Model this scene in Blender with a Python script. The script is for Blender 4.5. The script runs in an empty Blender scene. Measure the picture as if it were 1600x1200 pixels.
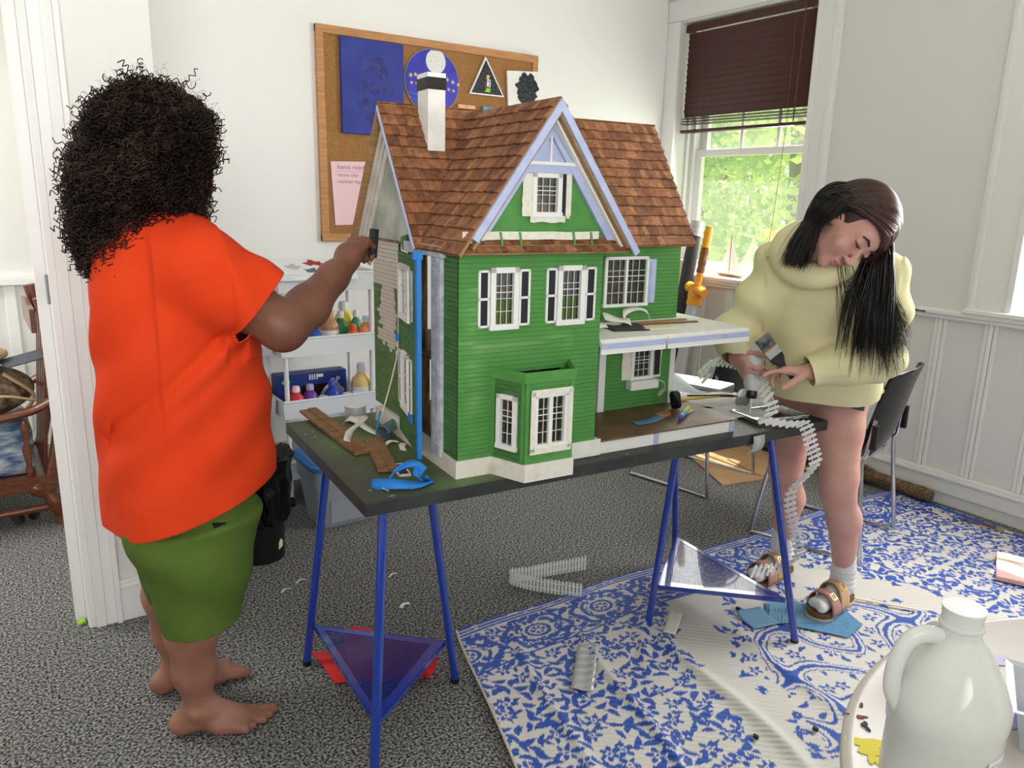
import bpy, bmesh, math, random
import numpy as np
from mathutils import Vector, Matrix
SC = bpy.context.scene
PI = math.pi
random.seed(7); RNG = np.random.default_rng(7)

# ------------------------------------------------------------------ camera
cam = bpy.data.cameras.new('camera'); camo = bpy.data.objects.new('camera', cam); SC.collection.objects.link(camo)
PITCH, ROLL, YAW, FPX = 0.23763, 0.02425, 0.59968, 1202.0
cy_, sy_, cp_, sp_ = math.cos(YAW), math.sin(YAW), math.cos(PITCH), math.sin(PITCH)
_fw = Vector((sy_ * cp_, cy_ * cp_, -sp_)); _rt = Vector((cy_, -sy_, 0)); _up = _rt.cross(_fw)
_r2 = math.cos(ROLL) * _rt + math.sin(ROLL) * _up; _u2 = -math.sin(ROLL) * _rt + math.cos(ROLL) * _up
_m = Matrix.Identity(4)
for _i in range(3):
    _m[_i][0] = _r2[_i]; _m[_i][1] = _u2[_i]; _m[_i][2] = -_fw[_i]
_m[2][3] = 1.45
camo.matrix_world = _m
cam.sensor_width = 36.0; cam.lens = FPX / 1600 * 36.0; cam.clip_start = 0.05; cam.clip_end = 200
SC.camera = camo

# ------------------------------------------------------------------ sky, sun, exposure
world = bpy.data.worlds.new('sky'); SC.world = world; world.use_nodes = True
_bg = world.node_tree.nodes['Background']
_bg.inputs[0].default_value = (1.0, 0.99, 0.985, 1); _bg.inputs[1].default_value = 0.8
sun = bpy.data.lights.new('sun', 'SUN'); sun.energy = 6.0; sun.angle = 0.01; sun.color = (1.0, 0.95, 0.84)
suno = bpy.data.objects.new('sun', sun); SC.collection.objects.link(suno)
suno.rotation_euler = Vector((-0.34, -0.10, -1.0)).to_track_quat('-Z', 'Y').to_euler()
def area_light(name, y, z, sy, sz, e, aim, x=3.99, spread=PI):
    d = bpy.data.lights.new(name, 'AREA'); d.shape = 'RECTANGLE'; d.size = sy; d.size_y = sz; d.energy = e; d.spread = spread; d.color = (1.0, .99, .975)
    o = bpy.data.objects.new(name, d); SC.collection.objects.link(o); o.location = (x, y, z) if x else (y, -1.86, z); o.rotation_euler = Vector(aim).to_track_quat('-Z', 'Z').to_euler()
area_light('near_window_daylight', 1.02, 1.77, 1.05, 1.45, 44, (-1, .05, -.16)); area_light('far_window_daylight', 3.31, 1.42, .9, .75, 7, (-1, -.1, -.12)); area_light('rear_fill_light', -.55, 2.1, 1.6, 1.3, 34, (.06, 1, .22), None, 1.75)  # the rear one is an added fill behind the camera, no window there
SC.view_settings.view_transform = 'Standard'; SC.view_settings.look = 'None'
SC.view_settings.exposure = 0.92; SC.view_settings.gamma = 1.0; SC.view_settings.use_curve_mapping = False

# ------------------------------------------------------------------ materials
def lin(c):
    return tuple((x / 12.92 if x <= .04045 else ((x + .055) / 1.055) ** 2.4) for x in (v / 255. for v in c))
MATS = {}
def mat(name, rgb, rough=.6, metal=0., rgb2=None, ns=20., nd=3., thr=None, bump=None, spec=.5, attr=None, alpha=None,
        trans=None, ior=1.45, coat=0., stretch=None, sss=0., emit=None, coord='Object'):
    """principled material: rgb mixed with rgb2 by noise (scale ns, detail nd, ramp thr), optional noise bump (scale, strength)"""
    m = bpy.data.materials.new(name); m.use_nodes = True; nt = m.node_tree; b = nt.nodes['Principled BSDF']; L = nt.links.new
    b.inputs['Roughness'].default_value = rough; b.inputs['Metallic'].default_value = metal
    b.inputs['Specular IOR Level'].default_value = spec; b.inputs['IOR'].default_value = ior
    b.inputs['Coat Weight'].default_value = coat
    tc = None
    def co():
        nonlocal tc
        if tc is None:
            t = nt.nodes.new('ShaderNodeTexCoord'); tc = t.outputs[coord]
            if stretch:
                mp = nt.nodes.new('ShaderNodeMapping'); mp.inputs['Scale'].default_value = stretch; L(tc, mp.inputs[0]); tc = mp.outputs[0]
        return tc
    base = None
    if attr:
        a = nt.nodes.new('ShaderNodeAttribute'); a.attribute_name = attr; base = a.outputs['Color']
    if rgb2 is not None:
        n = nt.nodes.new('ShaderNodeTexNoise'); n.inputs['Scale'].default_value = ns; n.inputs['Detail'].default_value = nd; L(co(), n.inputs['Vector'])
        r = nt.nodes.new('ShaderNodeValToRGB'); lo, hi = thr or (.35, .65)
        r.color_ramp.elements[0].position = lo; r.color_ramp.elements[1].position = hi
        r.color_ramp.elements[0].color = (*lin(rgb), 1); r.color_ramp.elements[1].color = (*lin(rgb2), 1)
        L(n.outputs['Fac'], r.inputs[0])
        if base is not None:
            x = nt.nodes.new('ShaderNodeMix'); x.data_type = 'RGBA'; x.blend_type = 'MULTIPLY'; x.inputs[0].default_value = 1
            L(base, x.inputs[6]); L(r.outputs[0], x.inputs[7]); base = x.outputs[2]
        else: base = r.outputs[0]
    if base is not None: L(base, b.inputs['Base Color'])
    else: b.inputs['Base Color'].default_value = (*lin(rgb), 1)
    if bump:
        n = nt.nodes.new('ShaderNodeTexNoise'); n.inputs['Scale'].default_value = bump[0]; n.inputs['Detail'].default_value = 4; L(co(), n.inputs['Vector'])
        bp = nt.nodes.new('ShaderNodeBump'); bp.inputs['Strength'].default_value = bump[1]; bp.inputs['Distance'].default_value = bump[2] if len(bump) > 2 else .004
        L(n.outputs['Fac'], bp.inputs['Height']); L(bp.outputs[0], b.inputs['Normal'])
    if alpha is not None: b.inputs['Alpha'].default_value = alpha
    if trans: b.inputs['Transmission Weight'].default_value = trans
    if sss:
        b.inputs['Subsurface Weight'].default_value = sss; b.inputs['Subsurface Radius'].default_value = (.008, .004, .002)
        b.inputs['Subsurface Scale'].default_value = 1.0
    if emit: b.inputs['Emission Color'].default_value = (*lin(rgb), 1); b.inputs['Emission Strength'].default_value = emit
    MATS[name] = m
    return m
def W(name): return MATS[name]
mat('wall_paint', (238, 237, 234), .75, bump=(60, .05)); mat('wall_grey', (226, 225, 222), .7, bump=(60, .05))
mat('trim_white', (236, 236, 234), .4); mat('ceiling', (230, 230, 226), .9)
mat('carpet', (54, 55, 56), .95, rgb2=(174, 174, 172), ns=130, nd=2, thr=(.40, .66), bump=(220, .8, .006), spec=.1)
mat('black_paint', (40, 42, 44), .42, rgb2=(58, 60, 60), ns=9, nd=5, bump=(70, .08))
mat('blue_metal', (14, 56, 158), .2, coat=1., spec=.8)
mat('white', (238, 238, 236), .45); mat('white_matte', (232, 230, 224), .8, rgb2=(240, 239, 235), ns=30)
mat('primer', (196, 190, 178), .8, rgb2=(224, 220, 212), ns=14, thr=(.3, .7), bump=(90, .2))
mat('base_white', (228, 224, 214), .7, rgb2=(204, 196, 180), ns=16, thr=(.55, .8), bump=(60, .15))
mat('lavender', (176, 186, 224), .6, rgb2=(188, 197, 230), ns=30)
mat('greyblue', (170, 176, 190), .7, rgb2=(198, 202, 210), ns=40, thr=(.4, .6), bump=(80, .2))
mat('green', (78, 142, 68), .55, rgb2=(88, 152, 76), ns=25, bump=(120, .12))
mat('green_dark', (66, 112, 56), .6, rgb2=(98, 128, 80), ns=18, nd=6, thr=(.4, .75))
mat('shingle', (255, 255, 255), .8, attr='Col', rgb2=(196, 196, 196), ns=60, nd=4, stretch=(1, 1, 1), bump=(140, .25))
mat('wood_raw', (176, 140, 96), .7, rgb2=(150, 116, 76), ns=30, stretch=(1, 6, 1))
mat('wood_floor', (128, 98, 66), .5, rgb2=(98, 74, 50), ns=14, nd=5, bump=(40, .1)); mat('wood_in', (150, 122, 84), .7, rgb2=(82, 62, 42), ns=20, stretch=(4, 4, 1))
mat('black', (20, 20, 22), .5); mat('black_gloss', (16, 18, 22), .25); mat('shutter_black', (26, 28, 36), .55)
mat('muntin', (228, 228, 226), .5); mat('tape', (226, 222, 206), .75, rgb2=(236, 234, 224), ns=60, bump=(150, .3)); mat('blue_tape', (38, 132, 220), .6, bump=(90, .2))
mat('glass', (255, 255, 255), .03, trans=1.0, ior=1.45)
mat('cork', (168, 122, 74), .9, rgb2=(146, 102, 58), ns=160, nd=3, bump=(200, .3)); mat('oak_frame', (196, 142, 92), .5, rgb2=(176, 122, 74), ns=12, stretch=(1, 1, 8))
mat('dark_wood', (78, 34, 26), .35, rgb2=(58, 24, 20), ns=10, nd=5, stretch=(1, 10, 1))
mat('chair_wood', (112, 62, 34), .35, rgb2=(84, 42, 22), ns=14, nd=5, stretch=(2, 2, 9), coat=.3)
mat('chrome', (200, 200, 202), .18, metal=1.); mat('steel', (170, 172, 176), .3, metal=1.); mat('brass', (190, 160, 96), .35, metal=1.)
mat('gold', (200, 168, 110), .3, metal=1.)
mat('orange_shirt', (222, 66, 26), .85, rgb2=(212, 60, 22), ns=6, bump=(500, .12, .001), spec=.2)
mat('green_short', (88, 112, 46), .85, rgb2=(80, 104, 42), ns=8, bump=(420, .15, .001), spec=.2)
mat('skin_dark', (112, 70, 54), .5, rgb2=(124, 80, 62), ns=12, sss=.08); mat('skin_dark_sole', (190, 140, 118), .5, sss=.1)
mat('skin_leg', (140, 96, 78), .5, rgb2=(160, 114, 96), ns=10, sss=.08)
mat('skin_light', (214, 166, 152), .5, rgb2=(206, 154, 142), ns=14, sss=.12); mat('lips', (178, 100, 96), .4); mat('brow', (44, 30, 28), .7)
mat('curl_hair', (30, 22, 18), .45, rgb2=(66, 48, 38), ns=11, thr=(.42, .72), spec=.3)
mat('hair_core', (16, 11, 9), .9, spec=.05); mat('hair_black', (16, 14, 14), .36, spec=.4); mat('hair_red', (255, 255, 255), .34, spec=.5, attr='Col'); mat('hair_under', (58, 35, 31), .5, bump=(60, .2))
mat('hoodie', (236, 228, 184), .9, rgb2=(231, 222, 177), ns=7, bump=(420, .15, .001), spec=.15)
mat('sock', (228, 228, 230), .9, bump=(260, .4, .002), spec=.1); mat('leather_tan', (206, 168, 128), .55, bump=(120, .1)); mat('leather_pink', (182, 132, 122), .5); mat('cork_sole', (128, 92, 60), .8, rgb2=(104, 72, 46), ns=120); mat('sole', (206, 196, 176), .7)
mat('lime', (150, 220, 40), .7); mat('pink_paper', (244, 206, 212), .8); mat('canvas_blue', (44, 54, 138), .7, rgb2=(54, 66, 150), ns=8, nd=6, bump=(200, .1))
mat('canvas_grape', (38, 44, 116), .7, rgb2=(60, 66, 136), ns=30, nd=6); mat('disc_blue', (22, 20, 150), .4, rgb2=(40, 40, 190), ns=10, nd=5); mat('moon', (226, 226, 222), .6, rgb2=(170, 172, 176), ns=90, thr=(.6, .72)); mat('star', (214, 190, 120), .5); mat('ink', (26, 28, 40), .6); mat('ink_soft', (150, 120, 140), .8)
mat('coral', (228, 150, 120), .7, rgb2=(240, 200, 180), ns=14); mat('teal', (70, 160, 190), .7, rgb2=(220, 230, 226), ns=12, thr=(.5, .6)); mat('paint_black', (18, 22, 30), .35, bump=(60, .5, .01))
mat('plastic_white', (226, 228, 230), .4); mat('frosted', (236, 239, 240), .35, trans=.12, rgb2=(214, 218, 222), ns=6)
mat('bin_clear', (205, 212, 220), .25, trans=.55, alpha=.75); mat('lid_blue', (58, 118, 190), .4)
mat('bag_black', (12, 12, 13), .2, bump=(12, .5, .02)); mat('bin_black', (14, 14, 15), .5)
mat('jug', (246, 249, 245), .25, trans=.32, ior=1.2, coat=.4); mat('jug_fluid', (232, 238, 226), .3, trans=.3, ior=1.2)
mat('foil', (224, 224, 228), .25, metal=1., bump=(80, .5, .004)); mat('duct', (186, 188, 190), .35, metal=.25, bump=(50, .4, .004))
mat('table_white', (208, 202, 195), .4, rgb2=(196, 188, 181), ns=5, nd=6, bump=(90, .04)); mat('table_edge', (204, 198, 188), .5)
mat('yellow', (236, 220, 40), .4); mat('orange_paint', (214, 130, 60), .5); mat('purple_paint', (170, 160, 205), .5); mat('red_paint', (150, 40, 44), .5)
mat('shingle_strip', (150, 112, 76), .8, rgb2=(124, 90, 58), ns=26, nd=4); mat('cardboard', (186, 150, 108), .85, rgb2=(176, 138, 96), ns=8)
mat('grey_sand', (92, 112, 120), .9, bump=(300, .3)); mat('blue_sand', (120, 168, 200), .85); mat('blue_sand_dark', (84, 132, 170), .9, rgb2=(100, 148, 184), ns=60)
mat('paper', (234, 234, 236), .8, rgb2=(222, 222, 226), ns=5, bump=(8, .3, .02)); mat('grey_cloth', (170, 174, 176), .9, bump=(20, .5, .02))
mat('driftwood', (150, 122, 88), .85, rgb2=(104, 80, 56), ns=10, nd=6, stretch=(1.5, 8, 8), bump=(30, .8, .02)); mat('stick', (222, 214, 196), .7)
mat('cloth_red', (212, 40, 40), .75, bump=(60, .2)); mat('foam_black', (56, 58, 62), .7); mat('tape_orange', (236, 160, 40), .5, bump=(60, .4)); mat('stick_brown', (150, 92, 56), .7, rgb2=(110, 66, 44), ns=30); mat('wood_yellow', (196, 168, 70), .6)
mat('bristle', (70, 72, 74), .5, rgb2=(150, 154, 156), ns=40); mat('sail', (245, 245, 240), .7); mat('camo', (150, 128, 100), .85, rgb2=(74, 62, 50), ns=14, thr=(.45, .56)); mat('strap_tan', (178, 150, 116), .85); mat('folder', (66, 74, 84), .6)
mat('cushion', (60, 90, 130), .9, rgb2=(190, 200, 206), ns=9, nd=5, thr=(.4, .62), stretch=(1, 1, 3)); mat('sunglass', (40, 24, 22), .2)
mat('pad_pink', (226, 178, 174), .8); mat('pad_cream', (244, 232, 196), .8); mat('pen_blue', (60, 70, 170), .4); mat('pen_light', (120, 180, 224), .4)
mat('leaf', (128, 168, 62), .7, rgb2=(206, 224, 110), ns=1.2, thr=(.35, .65)); mat('bark', (90, 76, 60), .9, bump=(20, .8)); mat('lawn', (96, 140, 52), .9, rgb2=(130, 170, 70), ns=2)

# ------------------------------------------------------------------ mesh helpers
def link(o):
    SC.collection.objects.link(o); return o
def props(o, label=None, cat=None, group=None, kind=None):
    for k, v in (('label', label), ('category', cat), ('group', group), ('kind', kind)):
        if v: o[k] = v
    return o
def thing(name, label, cat, loc=(0, 0, 0), rz=0., group=None):
    o = bpy.data.objects.new(name, None); o.location = loc; o.rotation_euler = (0, 0, rz); o.empty_display_size = .05
    return props(link(o), label, cat, group)
def frame(o, ax, ay, az=None):
    ax = Vector(ax); ay = Vector(ay); az = Vector(az) if az is not None else ax.cross(ay)
    m = Matrix.Identity(4)
    for i in range(3): m[i][0] = ax[i]; m[i][1] = ay[i]; m[i][2] = az[i]; m[i][3] = o[i]
    return m
def rz(a): return Matrix.Rotation(a, 4, 'Z')
def T(x, y, z): return Matrix.Translation((x, y, z))
class MB:
    def __init__(s, M=None): s.v = []; s.f = []; s.fm = []; s.fc = []; s.M = M or Matrix.Identity(4); s.m = 0; s.c = None
    def add(s, vs, fs):
        n = len(s.v); s.v += [tuple(s.M @ Vector(p)) for p in vs]
        for f in fs: s.f.append([i + n for i in f]); s.fm.append(s.m); s.fc.append(s.c)
        return s
    def box(s, x0, x1, y0, y1, z0, z1):
        return s.add([(x, y, z) for z in (z0, z1) for y in (y0, y1) for x in (x0, x1)],
                     [(0, 2, 3, 1), (4, 5, 7, 6), (0, 1, 5, 4), (2, 6, 7, 3), (0, 4, 6, 2), (1, 3, 7, 5)])
    def prism(s, pts, z0, z1):
        n = len(pts); f = [tuple(range(n))[::-1], tuple(range(n, 2 * n))] + [(i, (i + 1) % n, n + (i + 1) % n, n + i) for i in range(n)]
        return s.add([(p[0], p[1], z0) for p in pts] + [(p[0], p[1], z1) for p in pts], f)
    def hull(s, top, bot):
        n = len(top); f = [tuple(range(n)), tuple(range(2 * n - 1, n - 1, -1))] + [(i, n + i, n + (i + 1) % n, (i + 1) % n) for i in range(n)]
        return s.add(list(top) + list(bot), f)
    def tube(s, pts, r, n=8, cap=True, closed=False, flat=None):
        pts = [Vector(p) for p in pts]; N = len(pts); rs = r if hasattr(r, '__len__') else [r] * N
        vs = []; prev = None
        for i, p in enumerate(pts):
            a = pts[(i - 1) % N] if (closed or i) else p; b = pts[(i + 1) % N] if (closed or i < N - 1) else p
            t = (b - a); t = t.normalized() if t.length > 1e-9 else Vector((0, 0, 1))
            if prev is None:
                q = Vector((0, 0, 1)) if abs(t.z) < .9 else Vector((1, 0, 0)); x = t.cross(q).normalized()
            else:
                x = prev - t * prev.dot(t); x = x.normalized() if x.length > 1e-6 else t.orthogonal().normalized()
            prev = x; y = t.cross(x)
            for k in range(n):
                an = 2 * PI * k / n; vs.append(p + (x * math.cos(an) + y * math.sin(an) * (flat or 1)) * rs[i])
        f = []
        for i in range(N if closed else N - 1):
            j = (i + 1) % N
            for k in range(n): f.append((i * n + k, i * n + (k + 1) % n, j * n + (k + 1) % n, j * n + k))
        if cap and not closed: f += [tuple(range(n))[::-1], tuple(range((N - 1) * n, N * n))]
        return s.add(vs, f)
    def lathe(s, prof, n=24, cx=0, cy=0, sy=1.):
        vs = []; f = []
        for r, z in prof:
            for k in range(n): a = 2 * PI * k / n; vs.append((cx + r * math.cos(a), cy + sy * r * math.sin(a), z))
        for i in range(len(prof) - 1):
            for k in range(n): f.append((i * n + k, i * n + (k + 1) % n, (i + 1) * n + (k + 1) % n, (i + 1) * n + k))
        if prof[0][0] > 1e-5: f.append(tuple(range(n))[::-1])
        if prof[-1][0] > 1e-5: f.append(tuple(range((len(prof) - 1) * n, len(prof) * n)))
        return s.add(vs, f)
    def grid(s, fn, nu, nv, closed_u=False):
        vs = [fn(i / (nu if closed_u else nu - 1), j / (nv - 1)) for j in range(nv) for i in range(nu)]
        f = [(j * nu + i, j * nu + (i + 1) % nu, (j + 1) * nu + (i + 1) % nu, (j + 1) * nu + i) for j in range(nv - 1) for i in range(nu if closed_u else nu - 1)]
        return s.add(vs, f)
    def rbox(s, x0, x1, y0, y1, z0, z1, r=.01, n=4):
        pts = []
        for cx, cy, a0 in ((x1 - r, y1 - r, 0), (x0 + r, y1 - r, PI / 2), (x0 + r, y0 + r, PI), (x1 - r, y0 + r, 1.5 * PI)):
            pts += [(cx + r * math.cos(a0 + PI / 2 * k / n), cy + r * math.sin(a0 + PI / 2 * k / n)) for k in range(n + 1)]
        return s.prism(pts, z0, z1)
    def build(s, name, mats, parent=None, smooth=False, bevel=0., sub=0, solid=0., normals=True, merge=False):
        me = bpy.data.meshes.new(name); me.from_pydata(s.v, [], s.f)
        for m in (mats if isinstance(mats, (list, tuple)) else [mats]): me.materials.append(W(m))
        me.polygons.foreach_set('material_index', s.fm)
        if any(c is not None for c in s.fc):
            at = me.color_attributes.new('Col', 'FLOAT_COLOR', 'CORNER'); cols = [x for p in me.polygons for _ in p.loop_indices for x in (*(s.fc[p.index] or (1, 1, 1)), 1)]
            at.data.foreach_set('color', cols)
        if normals or merge:
            b = bmesh.new(); b.from_mesh(me)
            if merge: bmesh.ops.remove_doubles(b, verts=b.verts, dist=1e-5)
            bmesh.ops.recalc_face_normals(b, faces=b.faces); b.to_mesh(me); b.free()
        if smooth: me.polygons.foreach_set('use_smooth', [True] * len(me.polygons))
        me.update()
        o = link(bpy.data.objects.new(name, me))
        if parent: o.parent = parent
        if solid: q = o.modifiers.new('s', 'SOLIDIFY'); q.thickness = solid; q.offset = 0
        if bevel: q = o.modifiers.new('b', 'BEVEL'); q.width = bevel; q.segments = 2; q.limit_method = 'ANGLE'; q.angle_limit = .7
        if sub: q = o.modifiers.new('u', 'SUBSURF'); q.levels = sub; q.render_levels = sub
        if smooth and (bevel or sub == 0): autosmooth(o)
        return o
def autosmooth(o, ang=.7):
    me = o.data; b = bmesh.new(); b.from_mesh(me)
    for e in b.edges:
        if len(e.link_faces) == 2 and e.calc_face_angle(0) > ang: e.smooth = False
    b.to_mesh(me); b.free()
def struct(name, mb, m, **k):
    return props(mb.build(name, m, **k), kind='structure')
def dup(o, parent=None, mw=None):
    c = o.copy(); link(c)
    if parent: c.parent = parent
    for ch in list(o.children): dup(ch, c)
    return c
def place(o, loc, r=0., label=None):
    o.location = loc; o.rotation_euler = (0, 0, r)
    if label: o['label'] = label
    return o
def text(name, s, size, M, m, parent, align='LEFT', ext=.0006):
    cu = bpy.data.curves.new(name, 'FONT'); cu.body = s; cu.size = size; cu.extrude = ext; cu.align_x = align
    o = bpy.data.objects.new(name, cu); link(o); dg = bpy.context.evaluated_depsgraph_get()
    me = bpy.data.meshes.new_from_object(o.evaluated_get(dg)); bpy.data.objects.remove(o); me.transform(M); me.materials.clear(); me.materials.append(W(m))
    q = link(bpy.data.objects.new(name, me)); q.parent = parent
    return q
def bez(pts, n=12):
    """Catmull-Rom through pts"""
    P = [Vector(p) for p in pts]; P = [P[0] * 2 - P[1]] + P + [P[-1] * 2 - P[-2]]; out = []
    for i in range(1, len(P) - 2):
        for k in range(n):
            t = k / n; a, b, c, d = P[i - 1:i + 3]
            out.append(.5 * ((2 * b) + (c - a) * t + (2 * a - 5 * b + 4 * c - d) * t * t + (3 * b - a - 3 * c + d) * t ** 3))
    return out + [P[-2]]
def ribbon(pts, w, side, m=None):
    """strip of width w along pts, side = sideways vector (or function of t)"""
    mb = MB(); vs = []; fs = []
    n = len(pts)
    for i, p in enumerate(pts):
        sd = Vector(side(i / (n - 1)) if callable(side) else side).normalized() * (w / 2); p = Vector(p); vs += [p - sd, p + sd]
    for i in range(n - 1): fs.append((2 * i, 2 * i + 1, 2 * i + 3, 2 * i + 2))
    return mb.add(vs, fs)

# ------------------------------------------------------------------ implicit bodies
def nets(F, org, h):
    S = F < 0; c = np.zeros(tuple(n - 1 for n in F.shape), np.int8)
    nx, ny, nz = c.shape
    offs = [(i, j, k) for i in (0, 1) for j in (0, 1) for k in (0, 1)]
    for i, j, k in offs: c += S[i:nx + i, j:ny + j, k:nz + k]
    act = np.argwhere((c > 0) & (c < 8)); idx = np.full(c.shape, -1, np.int32); idx[tuple(act.T)] = np.arange(len(act))
    val = {o: F[act[:, 0] + o[0], act[:, 1] + o[1], act[:, 2] + o[2]] for o in offs}
    pos = np.zeros((len(act), 3)); cnt = np.zeros(len(act))
    for a in offs:
        for d in range(3):
            if a[d]: continue
            b = list(a); b[d] = 1; b = tuple(b); va, vb = val[a], val[b]; mk = (va < 0) != (vb < 0)
            t = np.where(mk, va / np.where(mk, va - vb, 1), 0); p = np.array(a, float)[None] + np.zeros((len(act), 3)); p[:, d] += t
            pos += p * mk[:, None]; cnt += mk
    V = np.array(org) + h * (act + pos / cnt[:, None]); faces = []
    for d in range(3):
        e, g = (d + 1) % 3, (d + 2) % 3
        sl0 = [slice(0, -1) if q == d else slice(None) for q in range(3)]; sl1 = [slice(1, None) if q == d else slice(None) for q in range(3)]
        A, B = S[tuple(sl0)], S[tuple(sl1)]; ed = np.argwhere(A != B)
        ok = (ed[:, e] > 0) & (ed[:, g] > 0) & (ed[:, e] < F.shape[e] - 1) & (ed[:, g] < F.shape[g] - 1); ed = ed[ok]
        fl = A[tuple(ed.T)]
        def cell(de, dg):
            q = ed.copy(); q[:, e] += de; q[:, g] += dg; return idx[tuple(q.T)]
        q = np.stack([cell(-1, -1), cell(0, -1), cell(0, 0), cell(-1, 0)], 1); q[~fl] = q[~fl][:, ::-1]
        faces.append(q)
    return V, np.concatenate(faces)
class SDF:
    def __init__(s, lo, hi, h):
        s.h = h; s.lo = np.array(lo, float); n = np.ceil((np.array(hi) - s.lo) / h).astype(int) + 1; s.n = n; s.F = np.full(n, 9., np.float32)
    def _sub(s, lo, hi):
        a = np.clip(np.floor((np.array(lo) - s.lo) / s.h).astype(int), 0, s.n); b = np.clip(np.ceil((np.array(hi) - s.lo) / s.h).astype(int) + 1, 0, s.n)
        sl = tuple(slice(x, y) for x, y in zip(a, b)); ax = [s.lo[i] + s.h * np.arange(a[i], b[i]) for i in range(3)]
        return sl, np.meshgrid(*ax, indexing='ij')
    def _mix(s, sl, d, k, cut=False):
        a = s.F[sl]
        if a.size == 0: return
        if cut:
            d = -d; hh = np.clip(.5 - .5 * (a - d) / k, 0, 1); s.F[sl] = a * (1 - hh) + d * hh + k * hh * (1 - hh); return
        hh = np.clip(.5 + .5 * (a - d) / k, 0, 1); s.F[sl] = a * (1 - hh) + d * hh - k * hh * (1 - hh)
    def cap(s, a, b, ra, rb, k=.02, ani=None, cut=False, end=None):
        a = np.array(a, float); b = np.array(b, float); R = max(ra, rb) * 1.6 + .05
        sl, (X, Y, Z) = s._sub(np.minimum(a, b) - R, np.maximum(a, b) + R)
        P = np.stack([X, Y, Z], -1) - a; ba = b - a
        if ani is not None:
            n = np.array(ani[0], float); n /= np.linalg.norm(n); f = 1 / ani[1] - 1
            P = P + f * (P @ n)[..., None] * n; ba = ba + f * (ba @ n) * n
        t = np.clip((P @ ba) / max(ba @ ba, 1e-9), 0, 1); d = np.linalg.norm(P - t[..., None] * ba, axis=-1) - (ra + (rb - ra) * t)
        if ani is not None and ani[1] < 1: d = d * ani[1]
        if end is not None: d = np.maximum(d, (P + a - np.array(end[0])) @ np.array(end[1]))
        s._mix(sl, d, k, cut); return s
    def chain(s, pts, rs, k=.02, ani=None):
        for i in range(len(pts) - 1): s.cap(pts[i], pts[i + 1], rs[i], rs[i + 1], k, ani)
        return s
    def ell(s, c, r, k=.02, R=None, cut=False):
        c = np.array(c, float); r = np.array(r, float); m = r.max() + .06; sl, (X, Y, Z) = s._sub(c - m, c + m)
        P = np.stack([X, Y, Z], -1) - c
        if R is not None: P = P @ np.array(R, float).T      # rows of R are the local axes
        k0 = np.linalg.norm(P / r, axis=-1); k1 = np.linalg.norm(P / (r * r), axis=-1) + 1e-9
        s._mix(sl, k0 * (k0 - 1) / k1, k, cut); return s
    def stack(s, o, ax, lat, ts, ox, oy, rx, ry, k=.03, p=2.0):
        """elliptical sections along axis ax from o; lat = local x direction"""
        o = np.array(o, float); ax = np.array(ax, float); ax /= np.linalg.norm(ax); lat = np.array(lat, float); lat -= ax * (lat @ ax); lat /= np.linalg.norm(lat); nr = np.cross(ax, lat)
        m = max(max(rx), max(ry)) + .1; e0 = o + ax * ts[0]; e1 = o + ax * ts[-1]
        sl, (X, Y, Z) = s._sub(np.minimum(e0, e1) - m, np.maximum(e0, e1) + m); P = np.stack([X, Y, Z], -1) - o
        t = P @ ax; x = P @ lat; y = P @ nr; f = lambda q: np.interp(t, ts, q)
        a, b = f(rx), f(ry); u = np.abs((x - f(ox)) / a); v = np.abs((y - f(oy)) / b)
        d = ((u ** p + v ** p) ** (1 / p) - 1) * np.minimum(a, b)
        d = np.maximum(d, np.maximum(ts[0] - t, t - ts[-1])); s._mix(sl, d, k); return s
    def warp(s, fn):
        g = np.meshgrid(*[s.lo[i] + s.h * np.arange(s.n[i]) for i in range(3)], indexing='ij'); near = np.abs(s.F) < .05
        s.F[near] += fn(g[0][near], g[1][near], g[2][near]).astype(np.float32); return s
    def build(s, name, mats, parent=None, cuts=(), solid=0., smooth_it=1, matfn=None):
        V, Fc = nets(s.F, s.lo, s.h)
        me = bpy.data.meshes.new(name); me.from_pydata(V.tolist(), [], Fc.tolist())
        for m in (mats if isinstance(mats, (list, tuple)) else [mats]): me.materials.append(W(m))
        b = bmesh.new(); b.from_mesh(me)
        for _ in range(smooth_it): bmesh.ops.smooth_vert(b, verts=b.verts, factor=.5, use_axis_x=True, use_axis_y=True, use_axis_z=True)
        for co, no, test in cuts:
            fs = [f for f in b.faces if test is None or test(f.calc_center_median())]
            ge = set(fs)
            for f in fs: ge.update(f.edges); ge.update(f.verts)
            bmesh.ops.bisect_plane(b, geom=list(ge), plane_co=co, plane_no=no, dist=1e-5)
            co_, no_ = Vector(co), Vector(no)
            kill = [f for f in b.faces if (f.calc_center_median() - co_).dot(no_) > 0 and (test is None or test(f.calc_center_median()))]
            bmesh.ops.delete(b, geom=kill, context='FACES')
        bmesh.ops.recalc_face_normals(b, faces=b.faces)
        if matfn:
            for f in b.faces: f.material_index = matfn(f.calc_center_median())
        for f in b.faces: f.smooth = True
        b.to_mesh(me); b.free(); me.update(); o = link(bpy.data.objects.new(name, me))
        if parent:
            o.parent = parent; o.matrix_parent_inverse = Matrix.Translation(parent.location).inverted()
        if solid: q = o.modifiers.new('s', 'SOLIDIFY'); q.thickness = solid; q.offset = -1
        return o
def keep(o, parent):
    """parent an object modelled in world coordinates to an unrotated Empty"""
    o.parent = parent; o.matrix_parent_inverse = Matrix.Translation(parent.location).inverted(); return o
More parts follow.
